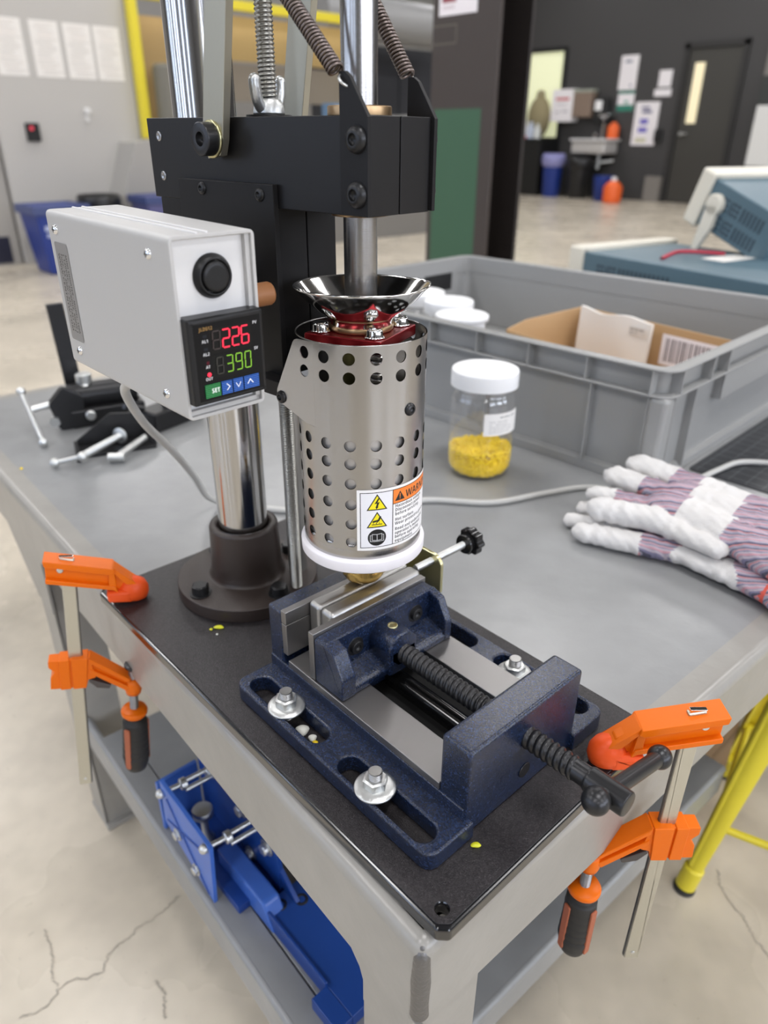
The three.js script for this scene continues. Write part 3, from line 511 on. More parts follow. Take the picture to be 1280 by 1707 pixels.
  const SEG = { a: [0.5, 1, 1], b: [1, 0.75, 0], c: [1, 0.25, 0], d: [0.5, 0, 1], e: [0, 0.25, 0], f: [0, 0.75, 0], g: [0.5, 0.5, 1] };
  const digit = (name, segs, u, v, w, h, m, label, th = 0.0008) => {
    const [x0, y0] = px(u, v), ww = w * 0.045 / 1024, hh = h * 0.045 / 1024;
    const g = [...segs].map((k) => { const [sx, sy, hor] = SEG[k], q = bx(hor ? ww - th : th, hor ? th : hh / 2 - th * 0.8, 0.0003, 0, 0, 0, 0); q.applyMatrix4(new THREE.Matrix4().makeShear(0, 0, 0.06, 0, 0, 0)); return q.translate(x0 + sx * ww, y0 - hh + sy * hh, fz + 0.0003); });
    return part(name, g, m, T, label);
  };
  const red = mat([0.3, 0.02, 0.03], 0.4, { emissive: C(1, 0.014, 0.055), emissiveIntensity: 1.5 }), grn = mat([0.1, 0.25, 0.02], 0.4, { emissive: C(0.30, 0.62, 0.03), emissiveIntensity: 0.55 }), dim = mat([0.035, 0.033, 0.026], 0.5), dimr = mat([0.03, 0.018, 0.016], 0.5);
  digit('digit', 'abged', 418, 118, 110, 235, red, 'glowing red digit'); digit('digit', 'abged', 566, 118, 110, 235, red); digit('digit', 'acdefg', 712, 118, 110, 235, red);
  digit('digit', 'abcdg', 452, 470, 92, 220, grn, 'glowing green digit', 0.0006); digit('digit', 'abcdfg', 598, 470, 92, 220, grn, null, 0.0006); digit('digit', 'abcdef', 742, 470, 92, 220, grn, null, 0.0006);
  digit('unlit_digit', 'abcdefg', 270, 118, 110, 235, dimr); digit('unlit_digit', 'abcdefg', 300, 470, 92, 220, dim, null, 0.0006);
  { const [x, y] = px(170, 672); part('status_light', aim(rod(0.0013, 0, 0.0006, 0.0002, 18), V(0, 0, 1), V(x, y, fz)), red, T, 'lit red status light'); }
  const key = (bg, fg2, draw) => canvasTex(256, 192, (c, w, h) => { c.fillStyle = bg; c.fillRect(0, 0, w, h); c.fillStyle = fg2; for (let y = 6; y < h; y += 27) c.fillRect(0, y, w, 11); c.strokeStyle = c.fillStyle = '#f4f4f4'; c.lineWidth = 15; draw(c, w, h); });
  const arrow = (p) => (c) => { c.beginPath(); p.forEach(([x, y], i) => (i ? c.lineTo(x, y) : c.moveTo(x, y))); c.stroke(); };
  const keys = [[84, 316, key('#1b8a45', '#06180c', (c) => { c.font = 'bold 92px sans-serif'; c.fillText('SET', 104, 130, 140); }), 'green SET key'], [336, 500, key('#2062c0', '#071536', arrow([[120, 40], [196, 90], [120, 140]])), 'blue arrow key'], [520, 676, key('#2062c0', '#071536', arrow([[70, 60], [130, 130], [196, 60]])), 'blue down key'], [696, 940, key('#2062c0', '#071536', arrow([[56, 120], [104, 56], [152, 120]])), 'blue up key']];
  for (const [u0, u1, tx, l] of keys) {
    const [x0, y1] = px(u0, 808), [x1, y0] = px(u1, 985), g = bb(x0, x1, y0, y1, fz - 0.0004, fz + 0.0006, 0), p = g.attributes.position, uv = g.attributes.uv;
    for (let i = 0; i < p.count; i++) uv.setXY(i, (p.getX(i) - x0) / (x1 - x0), (p.getY(i) - y0) / (y1 - y0));
    part('key', g, mat([1, 1, 1], 0.4, { map: tx }), T, l, true);
  }
  // stand-off tube to the press housing, and a bracket under it
  part('standoff', aim(lathe([[0, 0], [0.0075, 0], [0.0075, 0.0285], [0.0068, 0.030], [0, 0.030]], 28), V(1, 0, 0.0), V(W, -0.045, -0.030)), M.copper, T, 'brown stand-off tube');
  part('mounting_arm', [bb(W - 0.001, W + 0.068, -0.062, -0.040, -0.118, -0.098, 0.001), bb(W, W + 0.004, -0.09, -0.02, -0.14, -0.07, 0.001)], M.anodFlat, T);
  part('cable_gland', aim(rod(0.007, 0, 0.012, 0.001, 20), V(0, -1, 0), V(0.034, -H, -0.148)), M.blackPlastic, T);
}

// ---------------------------------------------------------------- the drill press vise, its bolts, the mould in its jaws
{
  const O = V(0.1225, 0, -0.145), T = thing('drill_press_vise', 'dark blue hammered drill press vise bolted to the black base plate', 'vise', [O.x, 0, O.z]);
  const P = (name, geos, m, label, par) => part(name, all([geos].flat(Infinity), (g) => g.translate(-O.x, 0, -O.z)), m, par ?? T, label);
  const base = 0.0127, cx = O.x, hb = 0.062;
  const xr = 0.101;                                     // half width over the slotted flanges
  const slot = (x, za, zb, r) => { const h = new THREE.Path(); h.moveTo(x - r, -za); h.absarc(x, -zb, r, Math.PI, Math.PI * 2, false); h.lineTo(x + r, -za); h.absarc(x, -za, r, 0, Math.PI, false); h.closePath(); return h; };
  const flange = (s) => {
    const xa = cx - xr, xb = cx - hb + 0.004, q = roundPoly([[xa, 0.0335, 0.011], [xb, 0.0335, 0.001], [xb, 0.262, 0.001], [xa, 0.262, 0.011]], 0.01);
    q.holes.push(slot(0.0365, -0.2435, -0.168, 0.0092), slot(0.0345, -0.1265, -0.0525, 0.0092));
    const g = flat(extr(q, 0.0155, 0.0018, 3, 10), base);
    if (s > 0) { const p = g.attributes.position, n = g.attributes.normal, ar = p.array; for (let i = 0; i < p.count; i++) { p.setX(i, 2 * cx - p.getX(i)); n.setX(i, -n.getX(i)); } for (let i = 0; i < p.count; i += 3) for (const b of [p, n]) for (let k = 0; k < 3; k++) { const a = b.array[(i + 1) * 3 + k]; b.array[(i + 1) * 3 + k] = b.array[(i + 2) * 3 + k]; b.array[(i + 2) * 3 + k] = a; } }
    return g;
  };
  P('flange', flange(-1), M.vise, 'slotted left flange'); P('flange', flange(1), M.vise);
  for (const s of [-1, 1]) {
    const a = cx + s * 0.031, b = cx + s * 0.0635;
    P('bed', bb(Math.min(a, b), Math.max(a, b), base, 0.038, -0.262, -0.04, 0.0012), M.vise);
    P('slideway', bb(Math.min(a, b) + 0.0005, Math.max(a, b) - 0.0005, 0.038, 0.0445, -0.236, -0.0625, 0.0006), M.ground, 'ground steel slideway');
  }
  P('bed', bb(cx - 0.03, cx + 0.03, base, 0.02, -0.255, -0.06, 0.001), M.blackMatte);
  P('fixed_jaw', bb(cx - hb, cx + hb, base, 0.0885, -0.263, -0.245, 0.0022, 3), M.vise);
  P('jaw_plate', [bb(cx - hb + 0.0005, cx + hb - 0.0005, 0.0785, 0.0905, -0.245, -0.2385, 0.0005), bb(cx - hb + 0.0005, cx + hb - 0.0005, 0.047, 0.0778, -0.245, -0.2385, 0.0005)], M.ground, 'ground steel jaw plate');
  P('screw_block', bb(cx - hb, cx + hb, base, 0.0885, -0.0635, -0.0375, 0.003, 3), M.vise, 'solid front block');
  P('guide_pin', aim(rod(0.0062, 0, 0.0008, 0.0003, 28), V(0, 0, 1), V(cx, 0.0315, -0.0375)), M.darkSteel);
  P('guide_rod', aim(rod(0.0088, 0, 0.135, 0.0004, 36), V(0, 0, 1), V(cx, 0.0305, -0.198)), mat([0.05, 0.05, 0.05], 0.13, { metalness: 0.9 }), 'black guide rod');
  // sliding jaw
  P('jaw_plate', bb(cx - 0.0622, cx + 0.0622, 0.0455, 0.0905, -0.2072, -0.2008, 0.0005), M.ground);
  {
    const z0 = -0.2008, back = roundPoly([[cx - 0.0615, 0.0448], [cx + 0.0615, 0.0448], [cx + 0.0615, 0.0875, 0.004], [cx - 0.0615, 0.0875, 0.004]], 0.0015);
    const cheek = (xa, xb) => side(extr(roundPoly([[-0.19, 0.0448], [-0.1665, 0.0448], [-0.1665, 0.064, 0.008], [-0.1765, 0.0835, 0.004], [-0.19, 0.0873]].map(([z, y]) => [-z, y]), 0.0015), xb - xa, 0.0014, 2), xa);
    P('sliding_jaw', [extr(back, 0.0130, 0.0012, 2).translate(0, 0, z0), cheek(cx - 0.0615, cx - 0.0475), cheek(cx + 0.0535, cx + 0.0615),
      side(extr(roundPoly([[-0.19, 0.0448], [-0.1672, 0.0448], [-0.1672, 0.0500], [-0.1705, 0.0535], [-0.19, 0.0600]].map(([z, y]) => [-z, y]), 0.0015), 0.106, 0.0003, 2), cx - 0.050),
      bb(cx - 0.0150, cx + 0.0150, 0.0448, 0.070, -0.19, -0.1625, 0.0030, 3), aim(lathe([[0, 0], [0.0164, 0], [0.0164, 0.0250], [0.0148, 0.0275], [0, 0.0275]], 8).rotateY(Math.PI / 8), V(0, 0, 1), V(cx, 0.0672, -0.19)), bb(cx - 0.029, cx + 0.029, 0.031, 0.046, -0.2, -0.176, 0.001)], M.vise, 'sliding jaw with recessed front');
    for (const x of [-0.030, 0.0375]) P('jaw_screw', all([capHead(0.0058, 0.0035), lathe([[0.0058, 0.0002], [0.0078, 0.0002], [0.0082, 0], [0.0082, -0.0005]], 28)], (g) => aim(g, V(0, 0, 1), V(cx + x, 0.0705, z0 + 0.0130))), M.blackOxide);
    P('oil_cap', aim(lathe([[0.0042, 0], [0.0042, 0.0008], [0.003, 0.0008], [0.0028, 0.0001], [0, 0.0001]], 20), V(0, 1, 0), V(cx, 0.0823, -0.1765)), M.zincYellow);
  }
  // screw and tommy bar
  const sy = 0.063;
  P('screw', all(thread(0.184, 0.0083, 0.0062, 0.0052, 32, 10, (t) => Math.pow(Math.sin(Math.PI * t), 0.7)), (g) => aim(g, V(0, 0, 1), V(cx, sy, -0.182))), M.darkSteel, 'black coarse-threaded screw');
  P('screw_end', all([lathe([[0.0065, 0], [0.0074, 0.001], [0.0074, 0.012], [0.0086, 0.014], [0.0088, 0.015], [0.0088, 0.0415], [0.0080, 0.0425], [0, 0.0425]], 40)], (g) => aim(g, V(0, 0, 1), V(cx, sy, -0.002))), M.darkSteel);
  {
    const d = V(0.965, -0.265, 0).normalize(), c = V(cx, sy, 0.0265), a = c.clone().addScaledVector(d, -0.0165), b = c.clone().addScaledVector(d, 0.074);
    P('tommy_bar', [bar(a, b, 0.0058, 24), new THREE.SphereGeometry(0.0092, 32, 20).translate(a.x, a.y, a.z), new THREE.SphereGeometry(0.0088, 32, 20).translate(b.x, b.y, b.z)], M.darkSteel, 'tommy bar with ball ends');
  }
  // clamping nuts on studs
  for (const [x, z, a] of [[0.0362, -0.2075, 0.3], [0.0345, -0.0995, 0.12], [0.2035, -0.1105, 0.5]]) {
    const n = P('flange_nut', all([lathe([[0.006, 0], [0.0148, 0], [0.0152, 0.0008], [0.0146, 0.0018], [0.0115, 0.0032], [0.006, 0.0036]], 40), hexNut(0.0092, 0.0085).map((g) => g.rotateY(a).translate(0, 0.002, 0))], (g) => g.translate(x, 0.0283, z)), M.zinc, 'bright zinc flange nut');
    P('stud', all(thread(0.027, 0.0053, 0.0045, 0.0014, 22, 6), (g) => g.translate(x, 0.0175, z)), M.mill, null, n);
  }
  // mould stop on the right of the fixed jaw
  P('stop_bracket', [side(extr(roundPoly([[0.2045, 0.06], [0.2475, 0.06], [0.2475, 0.0985, 0.003], [0.2105, 0.0985, 0.006], [0.2045, 0.0915, 0.003]], 0.002), 0.0035, 0.0005), 0.2085), bb(0.180, 0.2115, 0.06, 0.078, -0.2475, -0.2445, 0.0005)], M.zincYellow, 'yellow zinc stop bracket');
  P('stop_screw', all(thread(0.072, 0.0036, 0.0031, 0.0012, 18, 5), (g) => aim(g, V(1, 0, 0), V(0.188, 0.0905, -0.2165))), M.zinc);
  {
    const lob = new THREE.Shape(), n = 8; for (let i = 0; i <= 96; i++) { const a = i / 96 * 2 * Math.PI, r = 0.0128 + 0.0011 * Math.cos(n * a); i ? lob.lineTo(r * Math.cos(a), r * Math.sin(a)) : lob.moveTo(r, 0); }
    P('stop_knob', [extr(lob, 0.0095, 0.0014, 3).rotateY(Math.PI / 2).translate(0.2585, 0.0905, -0.2165), aim(lathe([[0, 0], [0.0088, 0], [0.0096, 0.001], [0.0096, 0.007], [0, 0.007]], 32), V(1, 0, 0), V(0.2515, 0.0905, -0.2165))], phy([0.010, 0.010, 0.010], 0.2), 'black lobed plastic knob');
  }
  // aluminium mould, two halves
  const MO = thing('injection_mould', 'two-part bare aluminium mould block gripped between the vise jaws', 'mould', [0.1345, 0, -0.2229]);
  part('mould_half', bb(-0.0505, 0.052, 0.0462, 0.0932, -0.0155, -0.0002, 0.0042, 3), M.mill, MO); part('mould_half', bb(-0.0505, 0.052, 0.0462, 0.0932, 0.0002, 0.0156, 0.0042, 3), M.mill, MO);
}

// ---------------------------------------------------------------- crumbs of moulding plastic
{
  const base = 'plastic_crumb';
  const crumb = (x, y, z, r, sx, label, m = M.pellet) => { const g = new THREE.IcosahedronGeometry(r, 2), p = g.attributes.position; for (let i = 0; i < p.count; i++) { const k = 1 + 0.1 * Math.sin(3.1 * p.getX(i) / r + 2 * p.getZ(i) / r + 1.3 * p.getY(i) / r); p.setXYZ(i, p.getX(i) * sx * k, Math.max(p.getY(i) * 0.6, -r * 0.45) + r * 0.45, p.getZ(i) * k); } g.computeVertexNormals(); const t = thing(base, label, 'crumb', [x, y, z], x * 40); part('crumb', g, m, t); };
  const yg = mat([0.62, 0.62, 0.02], 0.4), wh = mat([0.72, 0.72, 0.66], 0.5);
  crumb(0.0601, 0.0127, -0.3534, 0.0026, 1.9, 'curled yellow plastic flake lying below the round cast flange', yg);
  crumb(0.0531, 0.0127, -0.3559, 0.0016, 1.0, 'small round yellow crumb left of the curled yellow flake', yg);
  crumb(0.0534, 0.0127, -0.3455, 0.0011, 1.0, 'tiny pale crumb nearest the viewer below the curled flake', wh);
  crumb(0.0611, 0.0127, -0.0281, 0.0021, 1.7, 'slim yellow shaving on the plate beside the vise front block', yg);
  crumb(0.0368, 0.0127, -0.189, 0.0058, 0.9, 'larger white plastic lump in the flange slot under a nut', wh);
  crumb(0.0388, 0.0127, -0.178, 0.0034, 1.0, 'smaller white plastic lump in the flange slot of the vise', wh);
  crumb(0.0375, 0.0127, -0.173, 0.0022, 1.2, 'yellow crumb beside white lumps in the flange slot', M.pellet);
  crumb(0.0558, 0, -0.8944, 0.0022, 1.0, 'lone yellow pellet on the far left of the grey bench', M.pellet);
}

// ---------------------------------------------------------------- orange bar clamps
{
  // local frame: u = outward from the pad (+x), v = up (+y); origin under the pad
  const make = (name, label, pos, turn) => {
    const T = thing(name, label, 'clamp', pos, turn, null);
    const ex = (pts, w, r = 0.0015, bev = 0.0006) => extr(roundPoly(pts, r), w, bev, 2).translate(0, 0, -w / 2);
    const head = [
      ex([[-0.006, 0.010], [0.012, 0.012], [0.018, 0.018], [0.079, 0.0300], [0.079, 0.0528], [0.018, 0.0405], [0.002, 0.028]], 0.0085),
      ex([[0.016, 0.0365], [0.020, 0.0345], [0.079, 0.0475], [0.080, 0.0538], [0.0175, 0.0415]], 0.021, 0.0012),
      ex([[0.013, 0.0125], [0.018, 0.0165], [0.079, 0.0282], [0.079, 0.0330], [0.016, 0.0205]], 0.019, 0.0012),
      ex([[-0.008, 0.018], [0.0175, 0.0415], [0.0195, 0.038], [0.006, 0.022]], 0.017, 0.001),
      ex([[0.0145, 0.014], [0.022, 0.018], [0.022, 0.040], [0.0165, 0.0395]], 0.0165, 0.001)];
    part('fixed_jaw', head, M.orange, T, 'orange cast upper jaw');
    part('pad', [lathe([[0, 0.0002], [0.008, 0.0004], [0.0125, 0.0035], [0.0140, 0.009], [0.0135, 0.0155], [0.0105, 0.0215], [0.005, 0.025], [0, 0.0255]], 40).scale(1.05, 1, 0.86).translate(-0.001, 0, 0), ex([[0.0, 0.0015], [0.0235, 0.0025], [0.0250, 0.0140], [0.0, 0.016]], 0.0235, 0.003, 0.0035)], M.padOrange, T, 'soft orange pad cap');
    const bar0 = part('bar', [ex([[0.0525, 0.05], [0.0655, 0.0525], [0.0655, -0.245], [0.0525, -0.245]], 0.0058, 0.0006, 0.0012), ], M.clampBar, T, 'bare steel bar');
    part('bar_edge', ex([[0.0518, 0.028], [0.0526, 0.028], [0.0526, -0.244], [0.0518, -0.244]], 0.0030, 0.0002, 0.0003), mat([0.16, 0.155, 0.145], 0.45, { metalness: 0.8 }), bar0, 'serrated dark bar edge');
    part('rivet', [aim(rod(0.0018, 0, 0.0008, 0.0003, 16), V(0, 0, 1), V(0.059, -0.236, 0.0028)), aim(rod(0.0018, 0, 0.0008, 0.0003, 16), V(0, 0, -1), V(0.059, -0.236, -0.0028))], M.zinc, bar0);
    part('pin', [aim(rod(0.0030, 0, 0.0125, 0.0005, 18), V(0, 0, 1), V(0.0655, 0.0405, -0.00625))], M.zinc, T);
    part('bar_end', bb(0.0535, 0.066, 0.0475, 0.0534, -0.0018, 0.0018, 0.0003).rotateZ(0.0), M.chrome, T, 'bright end of the bar showing through the jaw');
    // sliding jaw
    const y0 = -0.0995, y1 = -0.066;
    part('sliding_jaw', [
      ex([[0.0445, y1], [0.0845, y1], [0.0845, y1 - 0.008], [0.079, y1 - 0.014], [0.0835, y1 - 0.021], [0.0845, y0 - 0.002], [0.0495, y0 - 0.003], [0.0475, y0 + 0.006], [0.040, y0 + 0.008]], 0.0135, 0.0012),
      ex([[0.0465, y1 + 0.001], [0.0625, y1 + 0.001], [0.0625, y0 - 0.003], [0.0495, y0 - 0.003]], 0.0175, 0.001), ex([[0.0645, y1 + 0.001], [0.0745, y1 + 0.001], [0.0745, y0 - 0.0025], [0.0645, y0 - 0.0025]], 0.0175, 0.001),
      ex([[0.0455, y1], [0.0455, y0 + 0.015], [0.0085, -0.113], [-0.001, -0.118], [-0.0015, -0.107], [0.006, -0.0985]], 0.0075, 0.003),
      ex([[0.0455, y1 + 0.0008], [0.0455, y1 - 0.0055], [0.008, -0.1015], [0.006, -0.0985]], 0.0165, 0.001), ex([[0.0455, y0 + 0.020], [0.0455, y0 + 0.0145], [0.0105, -0.1130], [0.0065, -0.1085]], 0.0150, 0.001),
      lathe([[0, -0.1215], [0.0078, -0.1215], [0.0088, -0.117], [0.0088, -0.1075], [0.0072, -0.102], [0, -0.102]], 28).translate(0.0035, 0, 0)], M.orange, T, 'orange cast sliding jaw');
    part('release_lever', [ex([[0.0275, y0 - 0.0085], [0.0395, y0 - 0.006], [0.047, y0 + 0.003], [0.0455, y0 + 0.0062], [0.0355, y0 + 0.0005], [0.0255, y0 - 0.004]], 0.0135, 0.0008)], mat([0.10, 0.09, 0.09], 0.4, { metalness: 0.7 }), T, 'dark steel lever tab');
    const spin = V(0.0035, 0, 0);
    part('screw', all(thread(0.063, 0.0047, 0.0038, 0.0017, 20, 6), (g) => g.translate(spin.x, -0.147, 0)), M.ground, T, 'threaded spindle');
    part('swivel_pad', lathe([[0, -0.0895], [0.006, -0.0895], [0.0085, -0.086], [0.0085, -0.0832], [0, -0.083]], 24).translate(spin.x, 0, 0), M.darkSteel, T);
    part('handle_collar', lathe([[0, -0.1535], [0.0112, -0.1535], [0.0138, -0.1500], [0.0142, -0.1468], [0.0128, -0.1440], [0.0045, -0.1432], [0, -0.1432]], 36).translate(spin.x, 0, 0), M.orange, T, 'orange collar');
    const gp = [[0, -0.2335], [0.006, -0.233], [0.0112, -0.2295], [0.0133, -0.222]]; for (let i = 0; i < 6; i++) { const y = -0.217 + i * 0.0095; gp.push([0.0139, y], [0.0148 - 0.0003 * i, y + 0.004], [0.0148 - 0.0003 * i, y + 0.0075], [0.0139 - 0.0002 * i, y + 0.009]); } gp.push([0.0108, -0.159], [0.0098, -0.1535], [0, -0.1535]);
    const h = part('handle', lathe(gp, 32).translate(spin.x, 0, 0), M.rubber, T, 'black ribbed rubber handle');
    for (const a of [2.5, 0.6, -1.2]) part('handle_inlay', extr(roundPoly([[-0.0032, -0.222], [0.0032, -0.222], [0.0036, -0.165], [-0.0036, -0.165]], 0.0022), 0.0020, 0.0005).translate(0, 0, 0.0131).rotateY(a).translate(spin.x, 0, 0), M.rust, h, 'rust-red inlay');
    return T;
  };
  const a = make('bar_clamp', 'orange bar clamp on the front right corner of the press base plate', [0.1904, 0.0127, -0.0098], -rad(42));
  const b = a.clone(); b.name = numbered('bar_clamp'); scene.add(b);
  b.userData = { ...a.userData, label: 'orange bar clamp gripping the far left corner of the base plate' };
  b.position.set(0.0216, 0.0127 + TY, -0.4563); b.rotation.set(0, Math.PI - rad(25), 0); b.rotateZ(rad(6.5));
}

// ---------------------------------------------------------------- jar of yellow pellets
{
  const jar = (name, label, pos, full) => {
    const T = thing(name, label, 'jar', pos, 0.4);
    const R = 0.046, body = [[0, 0.001], [0.030, 0.0005], [0.036, 0.001], [0.042, 0.0055], [0.0455, 0.014], [R, 0.024], [R, 0.108], [0.0452, 0.1155], [0.0425, 0.121], [0.0408, 0.124], [0.0408, 0.142], [0.0398, 0.142], [0.0398, 0.1235], [0.0418, 0.1195], [0.0444, 0.1145], [R - 0.0008, 0.107], [R - 0.0008, 0.0245], [0.0447, 0.0145], [0.0414, 0.0068], [0.036, 0.0025], [0, 0.0025]];
    part('glass', lathe(body, 72), M.jar, T, 'clear plastic jar body');
    const L = 0.0465, c = []; for (let i = 0; i <= 1; i++) c.push(i);
    const lid = lathe([[0, 0.1305], [0.0445, 0.1305], [L, 0.1305], [L, 0.150], [0.0455, 0.1525], [0.0435, 0.1532], [0.042, 0.1528], [0, 0.1528]], 80);
    part('lid', lid, M.whitePlastic, T, 'white ribbed screw lid');
    return T;
  };
  const T = jar('pellet_jar', 'clear jar with white lid holding yellow plastic pellets, standing before the grey crate', [0.5525, 0, -0.450]);
  const n = 2600, base = new THREE.IcosahedronGeometry(0.0019, 1), list = [];
  for (let i = 0; i < n; i++) {
    let x, z, r; do { x = (rnd() * 2 - 1) * 0.0437; z = (rnd() * 2 - 1) * 0.0437; r = Math.hypot(x, z); } while (r > 0.0434);
    const top = 0.039 + 0.010 * (-(x * 0.7 - z * 0.7) / 0.045) * 0.25 + 0.002 * Math.sin(x * 190) * Math.cos(z * 160), y = i < 1500 ? top - 0.0032 * rnd() : 0.006 + rnd() * (top - 0.006);
    if (i >= 1500) { const lim = y > 0.024 ? 0.0434 : y > 0.0145 ? 0.0425 : 0.036 + (y - 0.0025) * 0.5; const k = lim / Math.max(r, 1e-4); x *= k; z *= k; }
    list.push(base.clone().scale(1, 0.8 + 0.5 * rnd(), 1).rotateX(rnd() * 3).rotateZ(rnd() * 3).translate(x, y, z));
  }
  list.push(lathe([[0, 0.0035], [0.034, 0.0035], [0.040, 0.008], [0.0425, 0.016], [0.0428, 0.034], [0, 0.0355]], 40));
  part('pellets', list, M.pellet, T, 'heap of small yellow pellets').userData.kind = 'stuff';
  const lt = canvasTex(512, 300, (c, w, h) => {
    c.fillStyle = '#efece8'; c.fillRect(0, 0, w, h); c.fillStyle = '#6a6a6a'; c.font = 'bold 30px sans-serif'; c.fillText('MATERIAL: HDPE', 190, 66, 280);
    c.font = '24px sans-serif'; ['Colour:   Yellow pellets', 'Lot:      Injection grade', 'Temperature settings to run', 'Dry material before use and', 'keep the lid tightly closed'].forEach((s, i) => c.fillText(s, 60, 120 + i * 36, 400));
  });
  const g = new THREE.CylinderGeometry(0.0464, 0.0464, 0.0315, 40, 1, true, rad(-70), rad(76));
  part('label', prep(g.translate(0, 0.0865, 0)), mat([0.95, 0.95, 0.95], 0.6, { map: lt, side: THREE.DoubleSide }), T, 'white paper label', true);
  const J = [[[0.808, 0.012, -0.757], 'white-lidded jar inside the grey crate, the rightmost of three lids'], [[0.832, 0.012, -0.853], 'white-lidded jar in the crate partly behind the steel funnel']];
  for (const [p, l] of J) jar('storage_jar', l, p);
  const low = thing('jar_lid', 'loose white lid low in the crate beside the lidded jars', 'lid', [0.748, 0.0225, -0.670]);
  part('lid', [lathe([[0.040, 0.1305], [0.0465, 0.1305], [0.0465, 0.1380], [0.0440, 0.1400], [0, 0.1400]], 64), lathe([[0.0405, 0.1305], [0.0405, -0.0105], [0, -0.0105]], 48)], M.whitePlastic, low);
}

// ---------------------------------------------------------------- grey storage crate and what lies in it
{
  const T = thing('storage_crate', 'large grey plastic stacking crate with ribbed rim on the workbench', 'crate', [0.668, 0, -0.237], rad(2.5));
  const U = 0.61, W = 0.835, H = 0.17;                     // local: x from 0 to U, z from 0 to -W
  const rect = (i, r) => roundPoly([[i, i], [U - i, i], [U - i, W - i], [i, W - i]], r);
  const ringY = (io, ii, ro, ri, y0, y1, bev = 0.0006) => { const s = rect(io, ro); s.holes.push(rect(ii, ri)); return flat(extr(s, y1 - y0, bev, 1, 10), y0); };
  part('rim', ringY(0, 0.016, 0.034, 0.02, H - 0.0035, H, 0.001), M.bin, T, 'flat top rim');
  part('rim', ringY(0.0008, 0.02, 0.033, 0.02, H - 0.0385, H - 0.0355, 0.0008), M.bin, T);
  part('wall', ringY(0.017, 0.020, 0.022, 0.02, 0.012, H - 0.001, 0.0004), M.bin, T);
  part('base', [flat(extr(rect(0.02, 0.02), 0.004, 0.0004, 1), 0.0075), ringY(0.010, 0.020, 0.03, 0.02, 0.0, 0.0145, 0.001), ringY(0.012, 0.02, 0.03, 0.02, 0.0145, 0.017, 0.0004)], M.bin, T);
  const rib = (x0, x1, z0, z1, y0, y1, m = T) => part('rib', bb(x0, x1, y0, y1, z0, z1, 0.0005), M.bin, m);
  for (let k = 0; k <= 8; k++) { const z = -0.030 - (W - 0.06) * k / 8; rib(0.0012, 0.0175, z - 0.0012, z + 0.0012, H - 0.036, H - 0.003); rib(U - 0.0175, U - 0.0012, z - 0.0012, z + 0.0012, H - 0.036, H - 0.003); }
  for (const x of [0.035, 0.13, 0.185, 0.43, 0.50, U - 0.035]) { rib(x - 0.0012, x + 0.0012, -0.0175, -0.0012, H - 0.036, H - 0.003); rib(x - 0.0012, x + 0.0012, -W + 0.0012, -W + 0.0175, H - 0.036, H - 0.003); }
  for (const z of [-0.032, -0.118, -0.30, -0.50, -0.70, -W + 0.032]) rib(0.006, 0.0175, z - 0.0015, z + 0.0015, 0.012, H - 0.036);
  for (const x of [0.032, 0.098]) rib(x - 0.0015, x + 0.0015, -0.0175, -0.005, 0.012, H - 0.036);
  part('corner_post', [bb(0.0035, 0.032, 0.012, H - 0.037, -0.032, -0.004, 0.008, 3)], M.bin, T);
  // handle hood on the near end, hand hole with dark opening in the far end
  part('handle_hood', [bb(0.185, 0.43, H - 0.078, H - 0.036, -0.006, -0.0025, 0.001), bb(0.185, 0.188, H - 0.078, H - 0.036, -0.018, -0.003, 0.0006), bb(0.427, 0.43, H - 0.078, H - 0.036, -0.018, -0.003, 0.0006)], M.bin, T);
  part('hand_hole', bb(0.43, 0.53, 0.098, 0.138, -W + 0.0195, -W + 0.0205, 0), M.black, T, 'dark oblong hand opening'); part('hand_hole', bb(0.26, 0.36, 0.10, 0.138, -0.0205, -0.0195, 0), M.black, T, 'dark oblong hand opening');
  const wave = []; for (let i = 0; i <= 40; i++) wave.push(V(0.001, H - 0.0375 - 0.006 * Math.pow(Math.sin(i / 40 * Math.PI * 2.5), 2), -0.555 - 0.16 * i / 40));
  part('label_clip', tube(wave, 0.0016, 60, 6), M.bin, T, 'wavy label clip moulded under the rim');
  // cardboard box standing in the crate
  const B = thing('cardboard_box', 'open brown cardboard box standing in the grey crate', 'box', [1.089, 0.012, -0.654], rad(-97));
  const bh = 0.119, wl = 0.345, wd = 0.205;
  part('panel', bb(0, wl, 0, bh, -0.003, 0, 0.0006), M.cardboard, B);
  part('panel', extr(shapeOf([[0, 0], [wd, 0], [wd, bh - 0.018], [wd * 0.75, bh - 0.006], [0, bh]]), 0.003, 0.0004).rotateY(-Math.PI / 2).translate(0.003, 0, 0.0), M.cardboard, B);
  part('panel', bb(0, wl, 0, bh - 0.02, wd - 0.003, wd, 0.0006), M.cardboard, B); part('panel', bb(wl - 0.003, wl, 0, bh - 0.01, 0, wd, 0.0006), M.cardboard, B); part('panel', bb(0, wl, 0, 0.003, 0, wd, 0.0006), M.cardboard, B);
  const bc = canvasTex(512, 200, (c, w, h) => { c.fillStyle = '#eeeaee'; c.fillRect(0, 0, w, h); c.fillStyle = '#4a4450'; let x = 30, s = 3; while (x < 480) { s = (s * 7 + 3) % 11; const k = 3 + s; c.fillRect(x, 24, k, 150); x += k + 5 + (s * 5) % 9; } });
  const lp = new THREE.PlaneGeometry(0.15, 0.056).translate(0.272, bh - 0.042, 0.0006);
  part('barcode_label', lp, mat([1, 1, 1], 0.6, { map: bc }), B, 'white barcode label', true);
  const K = thing('paper_packet', 'cream paper packet propped against the inside of the cardboard box', 'packet', [1.076, 0.0155, -0.648], rad(-97));
